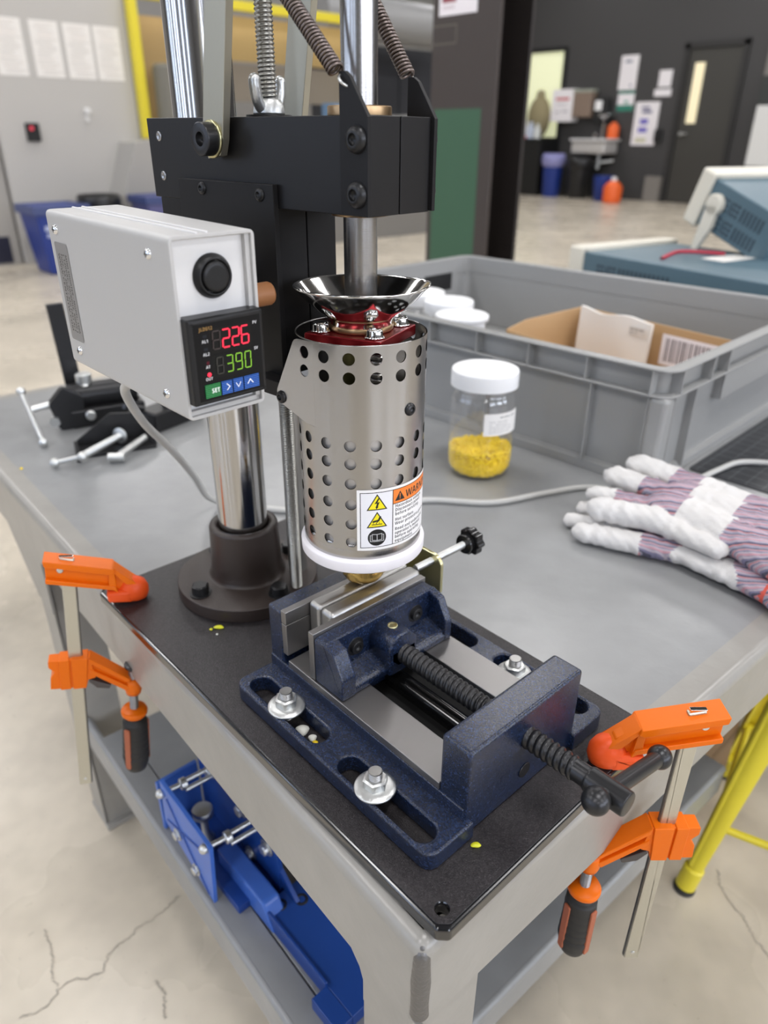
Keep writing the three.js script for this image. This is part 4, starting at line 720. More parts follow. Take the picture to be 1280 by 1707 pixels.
  const pk = new THREE.BoxGeometry(0.165, 0.122, 0.006, 24, 12, 1), pp = pk.attributes.position; for (let i = 0; i < pp.count; i++) { const x = pp.getX(i), y = pp.getY(i); pp.setXYZ(i, x, y + (y > 0.05 ? 0.0035 * Math.sin(x * 55) : 0), pp.getZ(i) + 0.0025 * Math.sin(x * 40 + y * 25)); } pk.computeVertexNormals();
  part('sheet', pk.translate(0.1, 0.061, 0.016), M.paper, K);
  const st = canvasTex(256, 128, (c, w, h) => { c.fillStyle = '#d8d2ca'; c.fillRect(0, 0, w, h); c.fillStyle = '#555'; c.font = 'bold 46px sans-serif'; c.fillText('310-02 MP', 10, 52, 236); c.font = '40px sans-serif'; c.fillText('INJ 004', 10, 104, 170); });
  part('print', new THREE.PlaneGeometry(0.034, 0.015).translate(0.157, 0.1025, 0.0225), mat([1, 1, 1], 0.7, { map: st }), K, 'small printed code', true);
}

// ---------------------------------------------------------------- cutting mat and mains cable
{
  const T = thing('cutting_mat', 'dark cutting mat with pale grid lines under the crate corner', 'mat', [0.80, 0, -0.02], rad(2.5));
  part('sheet', flat(extr(roundPoly([[-0.005, -0.015], [0.62, -0.015], [0.62, 0.225], [-0.005, 0.225]], 0.01), 0.0016, 0.0003)), M.matDark, T);
  const g = []; for (let i = 0; i < 26; i++) g.push(bb(0.01 + i * 0.0235, 0.0106 + i * 0.0235, 0.0016, 0.00175, -0.22, 0.01, 0)); for (let i = 0; i < 10; i++) g.push(bb(0, 0.61, 0.0016, 0.00175, -0.215 + i * 0.0235, -0.2144 + i * 0.0235, 0));
  part('grid_lines', g, mat([0.16, 0.17, 0.18], 0.6), T, 'thin pale grid');
  const c = tag(part('mains_cable', tube([V(0.017, 0.276, -0.358), V(0.024, 0.258, -0.385), V(0.036, 0.236, -0.425), V(0.068, 0.187, -0.47), V(0.108, 0.138, -0.505), V(0.155, 0.075, -0.555), V(0.190, 0.022, -0.592), V(0.213, 0.0045, -0.597), V(0.250, 0.0042, -0.54), V(0.33, 0.0042, -0.455), V(0.414, 0.0042, -0.428), V(0.478, 0.0042, -0.362), V(0.555, 0.0042, -0.332), V(0.612, 0.0042, -0.305), V(0.645, 0.005, -0.255), V(0.69, 0.0062, -0.2205), V(0.74, 0.008, -0.2115), V(0.80, 0.008, -0.2065), V(0.85, 0.0075, -0.199), V(0.876, 0.0062, -0.18), V(0.90, 0.0062, -0.14), V(0.92, 0.0062, -0.06), V(0.95, 0.0062, -0.01)], 0.0041, 240, 12), M.cable), 'pale grey mains cable running across the bench behind the press', 'cable');
  c.position.y = TY;
}

// ---------------------------------------------------------------- pair of striped work gloves
{
  const stripes = (() => {
    const t = canvasTex(1024, 512, (c, w, h) => {
      c.fillStyle = '#8e8b9c'; c.fillRect(0, 0, w, h); let y = 0, k = 3; const cols = ['#77748e', '#a29eae', '#c99aa4', '#66647c', '#b2aebb', '#98949f', '#cf8b8e', '#85819a', '#bcb0ba', '#585768'];
      while (y < h) { k = (k * 13 + 5) % 29; const s = 5 + k % 12; c.fillStyle = cols[k % cols.length]; c.fillRect(0, y, w, s); y += s; }
      for (let i = 0; i < 2600; i++) { c.fillStyle = rnd() > 0.5 ? 'rgba(240,236,240,.28)' : 'rgba(50,46,72,.30)'; c.fillRect(rnd() * w, rnd() * h, 5, 1.6); }
    });
    t.wrapS = t.wrapT = THREE.RepeatWrapping; t.repeat.set(1 / 0.12, 1 / 0.075); return t;
  })();
  const fabric = mat([1, 1, 1], 0.92, { map: stripes, bumpMap: rep(T_fine, 0.02), bumpScale: 0.0007 });
  const redCuff = mat([0.62, 0.10, 0.07], 0.9);
  function glove(name, label, bones, clipZ, extra) {
    // bones: [ax,ay,az, bx,by,bz, ra, rb, flat, kind]  kind 'f' fingers (suede tip), 'p' palm, 'l' leather, 'c' cuff
    const pts = bones.flatMap((b) => [[b[0], b[1], b[2]], [b[3], b[4], b[5]]]), lo = [0, 1, 2].map((k) => Math.min(...pts.map((p) => p[k])) - 0.05), hi = [0, 1, 2].map((k) => Math.max(...pts.map((p) => p[k])) + 0.05);
    const size = Math.max(hi[0] - lo[0], hi[1] - lo[1], hi[2] - lo[2]), N = 110, mid = lo.map((l, k) => (l + hi[k]) / 2);
    const field = (x, y, z) => {
      let d = 1e9, best = null, bd = 1e9;
      for (const b of bones) {
        const ux = b[3] - b[0], uy = b[4] - b[1], uz = b[5] - b[2], t = cl(((x - b[0]) * ux + (y - b[1]) * uy + (z - b[2]) * uz) / (ux * ux + uy * uy + uz * uz)), r = b[6] + (b[7] - b[6]) * t, f = b[8];
        const dx = x - b[0] - t * ux, dy = (y - b[1] - t * uy) * f, dz = z - b[2] - t * uz, q = Math.sqrt(dx * dx + dy * dy + dz * dz) - r;
        if (q < bd) { bd = q; best = [b, t]; }
        const k = 0.004, h = Math.max(k - Math.abs(d - q), 0) / k; d = Math.min(d, q) - h * h * k * 0.25;
      }
      d += 0.0013 * Math.sin(x * 150 + z * 210 + 3 * Math.sin(z * 90)) * Math.sin(x * 95 - z * 60) + 0.0009 * Math.sin(x * 230 + z * 60) * Math.sin(z * 190 + y * 120) + 0.0006 * Math.sin(x * 520 + z * 310 + y * 400);
      return [Math.max(d, 0.0012 - y), best];
    };
    const mc = new MarchingCubes(N, new THREE.MeshBasicMaterial(), false, false, 400000);
    mc.isolation = 0;
    for (let k = 0; k < N; k++) for (let j = 0; j < N; j++) for (let i = 0; i < N; i++) mc.field[k * N * N + j * N + i] = -field(mid[0] + (i - N / 2) / (N / 2) * size / 2, mid[1] + (j - N / 2) / (N / 2) * size / 2, mid[2] + (k - N / 2) / (N / 2) * size / 2)[0];
    mc.update();
    const pa = mc.positionArray, na = mc.normalArray, n = mc.count, bins = { suede: [[], []], fabric: [[], []], red: [[], []] };
    for (let i = 0; i < n; i += 3) {
      const c = [0, 1, 2].map((q) => (pa[i * 3 + q] + pa[i * 3 + 3 + q] + pa[i * 3 + 6 + q]) / 3 * size / 2 + mid[q]), [b, t] = field(...c)[1];
      let w = b[9] === 'l' ? 'suede' : b[9] === 'f' ? (t < b[10] ? 'suede' : 'fabric') : 'fabric';
      if (b[9] === 'p' && b[10] && c[2] > b[10] && c[2] < b[11]) w = 'suede';
      if (b[9] === 'c' && Math.abs(t - 0.55) < 0.035) w = 'red';
      for (let k = 0; k < 3; k++) for (let q = 0; q < 3; q++) { bins[w][0].push(pa[(i + k) * 3 + q] * size / 2 + mid[q]); bins[w][1].push(na[(i + k) * 3 + q]); }
    }
    const T = thing(name, label, 'glove');
    for (const [w, m, l, nm] of [['suede', M.suede, 'off-white suede leather', 'leather'], ['fabric', fabric, 'blue and pink striped fabric', 'fabric'], ['red', redCuff, 'red cuff stitching', 'cuff_stitching']]) {
      const [p, nn] = bins[w]; if (!p.length) continue;
      const g = new THREE.BufferGeometry(); g.setAttribute('position', new THREE.Float32BufferAttribute(p, 3)); g.setAttribute('normal', new THREE.Float32BufferAttribute(nn, 3));
      const uv = []; for (let i = 0; i < p.length; i += 3) uv.push(p[i + 2] * 0.95 + p[i] * 0.3, p[i] * 0.95 - p[i + 2] * 0.3 + p[i + 1] * 0.5); g.setAttribute('uv', new THREE.Float32BufferAttribute(uv, 2));
      part(nm, g, m, T, l, true);
    }
    return T;
  }
  glove('work_glove', 'striped work glove lying underneath its pair on the bench', [
    [0.487, 0.012, -0.226, 0.512, 0.013, -0.165, 0.0150, 0.0165, 1.35, 'f', 0.98], [0.512, 0.013, -0.165, 0.533, 0.014, -0.115, 0.0165, 0.0175, 1.35, 'f', 0.0], [0.507, 0.010, -0.256, 0.528, 0.012, -0.20, 0.011, 0.014, 1.3, 'l'], [0.545, 0.011, -0.262, 0.57, 0.012, -0.19, 0.012, 0.014, 1.3, 'l'], [0.60, 0.012, -0.262, 0.60, 0.013, -0.18, 0.014, 0.015, 1.3, 'l'],
    [0.528, 0.014, -0.125, 0.523, 0.015, -0.055, 0.019, 0.019, 1.6, 'l'], [0.560, 0.014, -0.17, 0.555, 0.016, -0.06, 0.032, 0.030, 2.2, 'p'], [0.60, 0.014, -0.17, 0.59, 0.016, -0.06, 0.032, 0.030, 2.2, 'p'], [0.53, 0.016, -0.05, 0.512, 0.017, 0.012, 0.024, 0.026, 1.7, 'c'], [0.575, 0.016, -0.05, 0.565, 0.017, 0.012, 0.030, 0.032, 2.0, 'c']]);
  glove('work_glove', 'striped work glove with white suede knuckle strap lying on top of its pair', [
    [0.517, 0.034, -0.226, 0.534, 0.037, -0.165, 0.0185, 0.0180, 1.3, 'l'], [0.534, 0.037, -0.165, 0.522, 0.036, -0.085, 0.0165, 0.0125, 1.3, 'l'],
    [0.550, 0.033, -0.258, 0.567, 0.038, -0.175, 0.0100, 0.013, 1.15, 'f', 0.35], [0.603, 0.040, -0.258, 0.597, 0.043, -0.165, 0.0170, 0.0175, 1.4, 'f', 0.44], [0.652, 0.043, -0.252, 0.638, 0.046, -0.150, 0.0190, 0.0185, 1.4, 'f', 0.55],
    [0.570, 0.043, -0.165, 0.548, 0.041, -0.05, 0.026, 0.026, 1.5, 'p', -0.146, -0.088], [0.605, 0.045, -0.165, 0.590, 0.043, -0.05, 0.026, 0.028, 1.5, 'p', -0.154, -0.096], [0.636, 0.045, -0.160, 0.626, 0.043, -0.05, 0.024, 0.026, 1.5, 'p', -0.160, -0.102],
    [0.545, 0.041, -0.05, 0.53, 0.039, 0.012, 0.028, 0.031, 1.5, 'c'], [0.59, 0.043, -0.05, 0.585, 0.041, 0.012, 0.029, 0.033, 1.5, 'c'], [0.63, 0.043, -0.05, 0.635, 0.041, 0.012, 0.028, 0.031, 1.5, 'c']]);
}

// ---------------------------------------------------------------- black clamp fixtures at the far left of the bench
{
  const tee = (name, a, b, m, par) => { part(name, [bar(a, b, 0.0036, 14), new THREE.SphereGeometry(0.0072, 16, 12).translate(...a), new THREE.SphereGeometry(0.0072, 16, 12).translate(...b)], m, par); };
  // plate C-clamp lying on the bench
  const A = thing('bench_clamp', 'black bent-plate bench clamp with bright screws lying nearest the press box', 'clamp', [0.185, 0, -0.875], rad(-18));
  part('bent_plate', [extr(roundPoly([[-0.05, 0.004], [-0.03, 0.004], [0.062, 0.004], [0.062, 0.034], [0.046, 0.046], [0.006, 0.05], [-0.05, 0.012]], 0.004), 0.004, 0.0005).translate(0, 0, -0.03), bb(-0.052, 0.064, 0.0005, 0.005, -0.03, 0.018, 0.0008), bb(-0.053, -0.047, 0.0005, 0.012, -0.03, 0.032, 0.001), bb(0.056, 0.066, 0.0005, 0.022, -0.03, 0.006, 0.001)], M.blackOxide, A);
  part('screw', all(thread(0.085, 0.0056, 0.0048, 0.0017, 18, 5), (g) => aim(g, V(-0.72, -0.02, 0.69), V(0.016, 0.020, -0.006))), M.zinc, A);
  part('swivel_pad', aim(lathe([[0, 0], [0.012, 0], [0.012, 0.004], [0.008, 0.008], [0, 0.008]], 24), V(0.72, 0, -0.69), V(0.013, 0.020, -0.004)), M.zinc, A);
  part('side_screw', [bar(V(0.050, 0.016, 0.006), V(0.004, 0.010, 0.052), 0.0052, 16), bar(V(-0.010, 0.009, 0.050), V(0.012, 0.009, 0.058), 0.0068, 14)], M.zinc, A);
  tee('tee_handle', V(-0.083, 0.009, 0.040), V(-0.045, 0.018, 0.054), M.zinc, A);
  // taller black pipe clamp behind
  const B = thing('pipe_clamp', 'black clamp assembly with upright bar and long bright tee handle at the bench end', 'clamp', [0.225, 0, -1.02], rad(-12));
  part('body', [bb(-0.045, 0.075, 0.0005, 0.030, -0.035, 0.030, 0.003), aim(rod(0.021, 0, 0.11, 0.002, 28), V(1, 0.02, 0.1), V(-0.04, 0.044, -0.01)), extr(roundPoly([[-0.065, 0.0], [-0.03, 0.0], [-0.02, 0.05], [-0.05, 0.07], [-0.075, 0.045]], 0.006), 0.016, 0.001).translate(0, 0.002, 0.012)], M.blackOxide, B);
  part('upright_bar', bb(-0.034, -0.008, 0.03, 0.19, -0.052, -0.042, 0.001).rotateZ(0.04), M.darkSteel, B, 'upright dark steel bar');
  part('collar', [aim(rod(0.013, 0, 0.02, 0.002, 24), V(0, 1, 0), V(-0.01, 0.06, -0.012)), aim(rod(0.017, 0, 0.006, 0.002, 24), V(0, 1, 0), V(-0.01, 0.058, -0.012))], M.zinc, B);
  part('screw', [bar(V(-0.045, 0.046, 0.012), V(-0.105, 0.040, 0.018), 0.0055, 16)], M.zinc, B);
  tee('tee_handle', V(-0.108, 0.066, -0.004), V(-0.098, 0.008, 0.085), M.zinc, B);
  part('bolt', aim(hexNut(0.009, 0.008)[0], V(-0.3, 0, 1), V(-0.07, 0.018, 0.026)), M.zinc, B);
  for (const [x, y] of [[-0.015, 0.022], [0.05, 0.026]]) part('bolt', aim(rod(0.008, 0, 0.01, 0.002, 18), V(-0.15, 0, 1), V(x, y, 0.03)), M.zinc, B);
  const D = thing('toggle_block', 'small black block with rounded end lying behind the mains cable', 'block', [0.315, 0, -0.925], rad(15));
  part('body', [bb(-0.055, 0.035, 0.0005, 0.034, -0.025, 0.022, 0.005, 2), aim(rod(0.018, 0, 0.05, 0.004, 24), V(1, 0, 0.1), V(0.0, 0.0195, 0.005))], M.blackOxide, D);
  part('stud', [bar(V(-0.05, 0.036, -0.01), V(-0.085, 0.05, -0.012), 0.005, 12), aim(rod(0.008, 0, 0.02, 0.002, 18), V(0, 1, 0), V(-0.01, 0.03, 0.0))], M.darkSteel, D);
}

// ---------------------------------------------------------------- two bench instruments behind the crate
{
  const vent = (T, L, H) => {
    const g = [], y0 = -0.02;
    for (const row of [0, 1]) {
      const y = -0.022 - row * 0.048;
      for (const c of [0, 2]) for (let i = 0; i < 2; i++) for (let j = 0; j < 3; j++) g.push(bb(-0.0012, 0.004, y - 0.011 - j * 0.0125, y - 0.003 - j * 0.0125, 0.085 + c * 0.020 + i * 0.0135, 0.094 + c * 0.020 + i * 0.0135, 0.0015));
      for (let i = 0; i < (L > 0.4 ? 12 : 6); i++) g.push(bb(-0.0012, 0.004, y - 0.037, y - 0.003, 0.158 + i * 0.0135, 0.1645 + i * 0.0135, 0.0015));
      g.push(bb(-0.0012, 0.004, y - 0.037, y - 0.003, 0.1155, 0.1205, 0.0015));
    }
    part('vent_slots', g, M.meterDark, T, 'dark ventilation slots');
  };
  const make = (label, pos, e, L) => {
    const T = thing('bench_instrument', label, 'instrument', pos, 0, null); T.rotation.set(...e, 'YXZ');
    const W = 0.36, H = 0.118;
    part('case', bb(0, W, -H, 0, 0.02, L, 0.004, 2), M.meterBlue, T, 'dusty blue case');
    part('front_frame', [bb(-0.006, W + 0.006, -0.012, 0.012, -0.012, 0.036, 0.005, 2), bb(-0.008, 0.018, -H - 0.008, 0.01, -0.012, 0.036, 0.005, 2), bb(W - 0.018, W + 0.008, -H - 0.008, 0.01, -0.012, 0.036, 0.005, 2), bb(-0.006, W + 0.006, -H - 0.010, -H + 0.012, -0.012, 0.036, 0.005, 2)], M.cream, T, 'cream front frame');
    part('rear_frame', [bb(-0.004, W + 0.004, -H - 0.004, 0.004, L - 0.004, L + (L > 0.4 ? 0.03 : 0.008), 0.004, 2)], L > 0.4 ? M.cream : M.meterBlue, T);
    vent(T, L, H);
    return T;
  };
  const A = make('dusty blue bench instrument lying flat behind the grey crate, beneath another', [1.548, 0.166, -0.985], [0, -0.2, 0], 0.60);
  part('foot', [bb(0.03, 0.06, -0.1655, -0.116, 0.04, 0.08, 0.004), bb(0.30, 0.33, -0.1655, -0.116, 0.04, 0.08, 0.004), bb(0.03, 0.06, -0.1655, -0.116, 0.36, 0.4, 0.004), bb(0.30, 0.33, -0.1655, -0.116, 0.36, 0.4, 0.004)], M.cream, A);
  part('test_lead', tube([V(0.06, 0.004, 0.235), V(0.13, 0.004, 0.20), V(0.20, 0.004, 0.175), V(0.24, 0.004, 0.20), V(0.27, 0.004, 0.26)], 0.004, 40, 8), mat([0.55, 0.03, 0.06], 0.5), A, 'red test lead');
  part('sticker', bb(0.17, 0.30, 0.0002, 0.001, 0.265, 0.33, 0), M.paper, A, 'small white sticker');
  const B = make('dusty blue bench instrument propped up at a slant on its carrying handle', [1.838, 0.352, -0.80], [rad(19), -0.32, 0], 0.275);
  part('handle', [aim(rod(0.027, 0, 0.02, 0.004, 32), V(-1, 0, 0), V(0.004, -0.052, 0.072)), extr(roundPoly([[-0.02, 0.0], [0.018, 0.004], [0.02, -0.05], [-0.004, -0.125], [-0.02, -0.12]], 0.004), 0.014, 0.002).rotateY(-Math.PI / 2).rotateX(rad(-6)).translate(-0.002, -0.055, 0.072)], M.cream, B, 'cream pivoting carrying handle');
  part('foot', [bb(0.03, 0.07, -0.126, -0.116, 0.07, 0.11, 0.003), bb(0.29, 0.33, -0.126, -0.116, 0.07, 0.11, 0.003)], M.meterDark, B);
}

// ---------------------------------------------------------------- blue steel fixture on the lower shelf
{
  const y = -0.37, T = thing('steel_fixture', 'blue painted steel fixture with turnbuckle rods on the lower shelf', 'fixture', [0, y, 0]);
  const P = (n, g, m = M.blueSteel, l) => part(n, g, m, T, l);
  const q = extr(shapeOf([[0.352, 0.105], [0.465, 0.118], [0.470, 0.045], [0.362, 0.0]]), 0.005, 0.0005);
  const ep = part('end_plate', side(q, 0.0155), M.blueLight, T, 'pale blue end plate with crossed ribs');
  part('cross_rib', [bar(V(0.0155, 0.098, -0.452), V(0.0155, 0.008, -0.37), 0.0016, 8), bar(V(0.0155, 0.055, -0.46), V(0.0155, 0.085, -0.365), 0.0016, 8)], M.blueSteel, ep);
  for (const [yy, z] of [[0.052, -0.435], [0.028, -0.395]]) part('bolt', all([lathe([[0, 0], [0.008, 0], [0.008, 0.002], [0, 0.002]], 20), hexNut(0.006, 0.006)], (g) => aim(g, V(-1, 0, 0), V(0.0155, yy, z))), M.zinc, ep);
  P('side_plate', bb(0.078, 0.084, 0.0, 0.112, -0.49, -0.315, 0.0008));
  P('cross_plate', bb(0.022, 0.078, 0.0, 0.082, -0.50, -0.494, 0.0008), M.blueLight);
  P('base_bar', bb(0.03, 0.08, 0.0, 0.012, -0.49, -0.33, 0.0008));
  P('press_pin', [lathe([[0, 0.012], [0.010, 0.012], [0.010, 0.03], [0.0045, 0.034], [0.0045, 0.068], [0.0125, 0.071], [0.0130, 0.079], [0.011, 0.081], [0, 0.081]], 28).translate(0.046, 0, -0.425)], M.zinc, 'steel pin with a mushroom head');
  for (const z of [-0.462, -0.360]) P('turnbuckle', [bar(V(0.012, 0.1, z), V(0.040, 0.1, z + 0.004), 0.0032, 12), new THREE.SphereGeometry(0.006, 14, 10).translate(0.013, 0.1, z), bar(V(0.040, 0.103, z + 0.004), V(0.115, 0.103, z + 0.01), 0.003, 12), bar(V(0.040, 0.097, z + 0.012), V(0.115, 0.097, z + 0.018), 0.003, 12), aim(rod(0.0075, 0, 0.008, 0.001, 14), V(1, 0, 0.1), V(0.037, 0.1, z + 0.004))], M.zinc, 'steel turnbuckle rod');
  for (const [yy, z] of [[0.098, -0.455], [0.09, -0.385], [0.07, -0.335], [0.02, -0.375]]) P('bolt', all([lathe([[0, 0], [0.011, 0], [0.011, 0.002], [0, 0.002]], 22), hexNut(0.008, 0.008)], (g) => aim(g, V(-1, 0, 0), V(0.078, yy, z))), M.zinc);
  const rs = roundPoly([[0.282, 0.0], [0.40, 0.0], [0.40, 0.036], [0.30, 0.036]], 0.006);
  P('rib_bar', side(extr(rs, 0.022, 0.003, 3), 0.045), M.blueLight, 'lighter blue rib bar');
  P('gusset', side(extr(shapeOf([[0.285, 0.02], [0.37, 0.02], [0.36, 0.085]]), 0.005, 0.0005), 0.080));
  P('base_plate', [bb(0.050, 0.20, 0.0, 0.018, -0.31, -0.150, 0.001), bb(0.030, 0.05, 0.0, 0.018, -0.192, -0.150, 0.001), bb(0.047, 0.0505, 0.0, 0.026, -0.30, -0.19, 0.001)], M.blueSteel, 'wide blue base plate');
  for (const [x, z] of [[0.066, -0.297], [0.088, -0.286]]) P('socket_hole', lathe([[0.0075, 0.0], [0.0075, 0.0186], [0.0045, 0.0186], [0.004, 0.012], [0, 0.012]], 22).translate(x, 0, z), M.black);
}

// ---------------------------------------------------------------- yellow metal stool, crate under the bench
{
  const T = thing('metal_stool', 'yellow painted metal stool standing beside the workbench', 'stool', [0.648, -0.62, -0.049]);
  const H = 0.46, cx = 0.17, cz = 0.105;                  // centre of the seat above the first foot
  const legs = []; for (let k = 0; k < 4; k++) { const a = Math.atan2(-cz, -cx) + k * Math.PI / 2, R = Math.hypot(cx, cz); legs.push([cx + R * Math.cos(a), cz + R * Math.sin(a), a]); }
  legs.forEach(([x, z, a]) => {
    const top = V(cx + (x - cx) * 0.58, H, cz + (z - cz) * 0.58), base = V(x, 0.0065, z), d = top.clone().sub(base), L = d.length();
    const s = new THREE.Shape(); s.moveTo(-0.016, -0.004); s.quadraticCurveTo(-0.014, 0.012, 0, 0.014); s.quadraticCurveTo(0.014, 0.012, 0.016, -0.004); s.lineTo(0.011, -0.004); s.quadraticCurveTo(0.009, 0.006, 0, 0.0075); s.quadraticCurveTo(-0.009, 0.006, -0.011, -0.004); s.closePath();
    const g = new THREE.ExtrudeGeometry(s, { depth: L, steps: 14, bevelEnabled: false, curveSegments: 8 }), p = g.attributes.position;
    for (let i = 0; i < p.count; i++) { const k = 0.75 + 0.75 * p.getZ(i) / L; p.setX(i, p.getX(i) * k); p.setY(i, p.getY(i) * k); }
    g.computeVertexNormals();
    const Z = d.clone().normalize(), Y = V(Math.cos(a), 0, Math.sin(a)).addScaledVector(Z, -Z.dot(V(Math.cos(a), 0, Math.sin(a)))).normalize(), X = Y.clone().cross(Z);
    const m4 = new THREE.Matrix4().makeBasis(X, Y, Z).setPosition(base);
    const leg = part('leg', [g.applyMatrix4(m4), bar(base.clone().addScaledVector(Z, 0.0), base.clone().addScaledVector(Z, 0.045), 0.0155, 22, 0.003), tube([base.clone().addScaledVector(Z, 0.05).addScaledVector(Y, 0.010), base.clone().addScaledVector(Z, L * 0.5).addScaledVector(Y, 0.0145), base.clone().addScaledVector(Z, L * 0.97).addScaledVector(Y, 0.019)], 0.004, 20, 8)], M.yellow, T);
    part('rubber_foot', lathe([[0, 0], [0.0165, 0], [0.0168, 0.002], [0.0165, 0.007], [0, 0.007]], 24).translate(x, 0, z), M.rubber, leg, 'black rubber foot');
  });
  const at = (k, t) => { const [x, z] = legs[k]; return V(x + (cx - x) * 0.42 * t, 0.02 + (H - 0.02) * t, z + (cz - z) * 0.42 * t); };
  for (let k = 0; k < 4; k++) { const a = at(k, 0.27), b = at((k + 1) % 4, 0.27), m = a.clone().lerp(b, 0.5); m.y += 0.012; part('brace', [bar(a, m, 0.006, 12), bar(m, b, 0.006, 12)], M.yellow, T); }
  part('seat', [flat(extr(roundPoly([[cx - 0.125, -cz - 0.125], [cx + 0.125, -cz - 0.125], [cx + 0.125, -cz + 0.125], [cx - 0.125, -cz + 0.125]], 0.05), 0.022, 0.006, 3), H - 0.012)], M.yellow, T);
  const W = thing('plywood_crate', 'brown plywood box on the floor beneath the bench beyond the shelf', 'box', [0.815, -0.62, -0.37]);
  for (const s of [-1, 1]) { part('panel', bb(-0.0775, 0.0775, 0, 0.42, s * 0.26 - 0.006, s * 0.26 + 0.006, 0.001), M.darkWood, W); part('panel', bb(s * 0.0715 - 0.006, s * 0.0715 + 0.006, 0, 0.42, -0.254, 0.254, 0.001), M.darkWood, W); }
  part('lid', bb(-0.0825, 0.0825, 0.42, 0.432, -0.27, 0.27, 0.001), M.wood, W);
}

// ---------------------------------------------------------------- steel column with green paint and a notice
{
  const T = thing('steel_column', 'brown steel H-column with a faded green paint patch and a paper notice', 'column', [2.2, -0.62, -2.0125]);
  const h = CEIL - 0.001, hw = 0.167, d = 0.205;
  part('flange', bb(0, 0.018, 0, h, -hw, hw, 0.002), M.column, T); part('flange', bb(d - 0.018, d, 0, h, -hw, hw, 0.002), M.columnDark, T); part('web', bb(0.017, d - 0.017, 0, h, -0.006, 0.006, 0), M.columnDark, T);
  part('paint_patch', [bb(-0.0006, 0.001, 0, 1.148, -0.142, 0.105, 0)], M.green, T, 'dull green painted patch');
  part('paint_drip', [lathe([[0, 0], [0.012, 0], [0.012, 0.0005], [0, 0.0008]], 16).rotateZ(Math.PI / 2).scale(1, 1.9, 1).translate(-0.0006, 0.99, -0.152)], M.green, T);
  part('tape_outline', [bb(-0.0006, 0, 1.425, 1.43, -0.165, -0.04, 0), bb(-0.0006, 0, 1.366, 1.371, -0.165, -0.04, 0), bb(-0.0006, 0, 1.366, 1.43, -0.044, -0.039, 0)], mat([0.12, 0.11, 0.085], 0.7), T);
  const pt = canvasTex(256, 320, (c, w, hh) => { c.fillStyle = '#e8e2e4'; c.fillRect(0, 0, w, hh); c.fillStyle = '#8f4a4e'; c.fillRect(14, 220, 100, 56); c.fillStyle = '#b9a7aa'; for (let i = 0; i < 5; i++) c.fillRect(20 + i * 18, 288, 9, 14); c.fillStyle = '#c9c3c5'; for (let i = 0; i < 7; i++) c.fillRect(24, 30 + i * 26, 200, 8); });
  part('notice', bb(-0.0012, -0.0006, 1.458, 1.72, -0.134, 0.058, 0), mat([0.82, 0.78, 0.79], 0.7), T, 'white paper notice');
  part('notice_print', new THREE.PlaneGeometry(0.18, 0.25).rotateY(-Math.PI / 2).translate(-0.0016, 1.589, -0.038), mat([1, 1, 1], 0.7, { map: pt }), T, null, true);
}

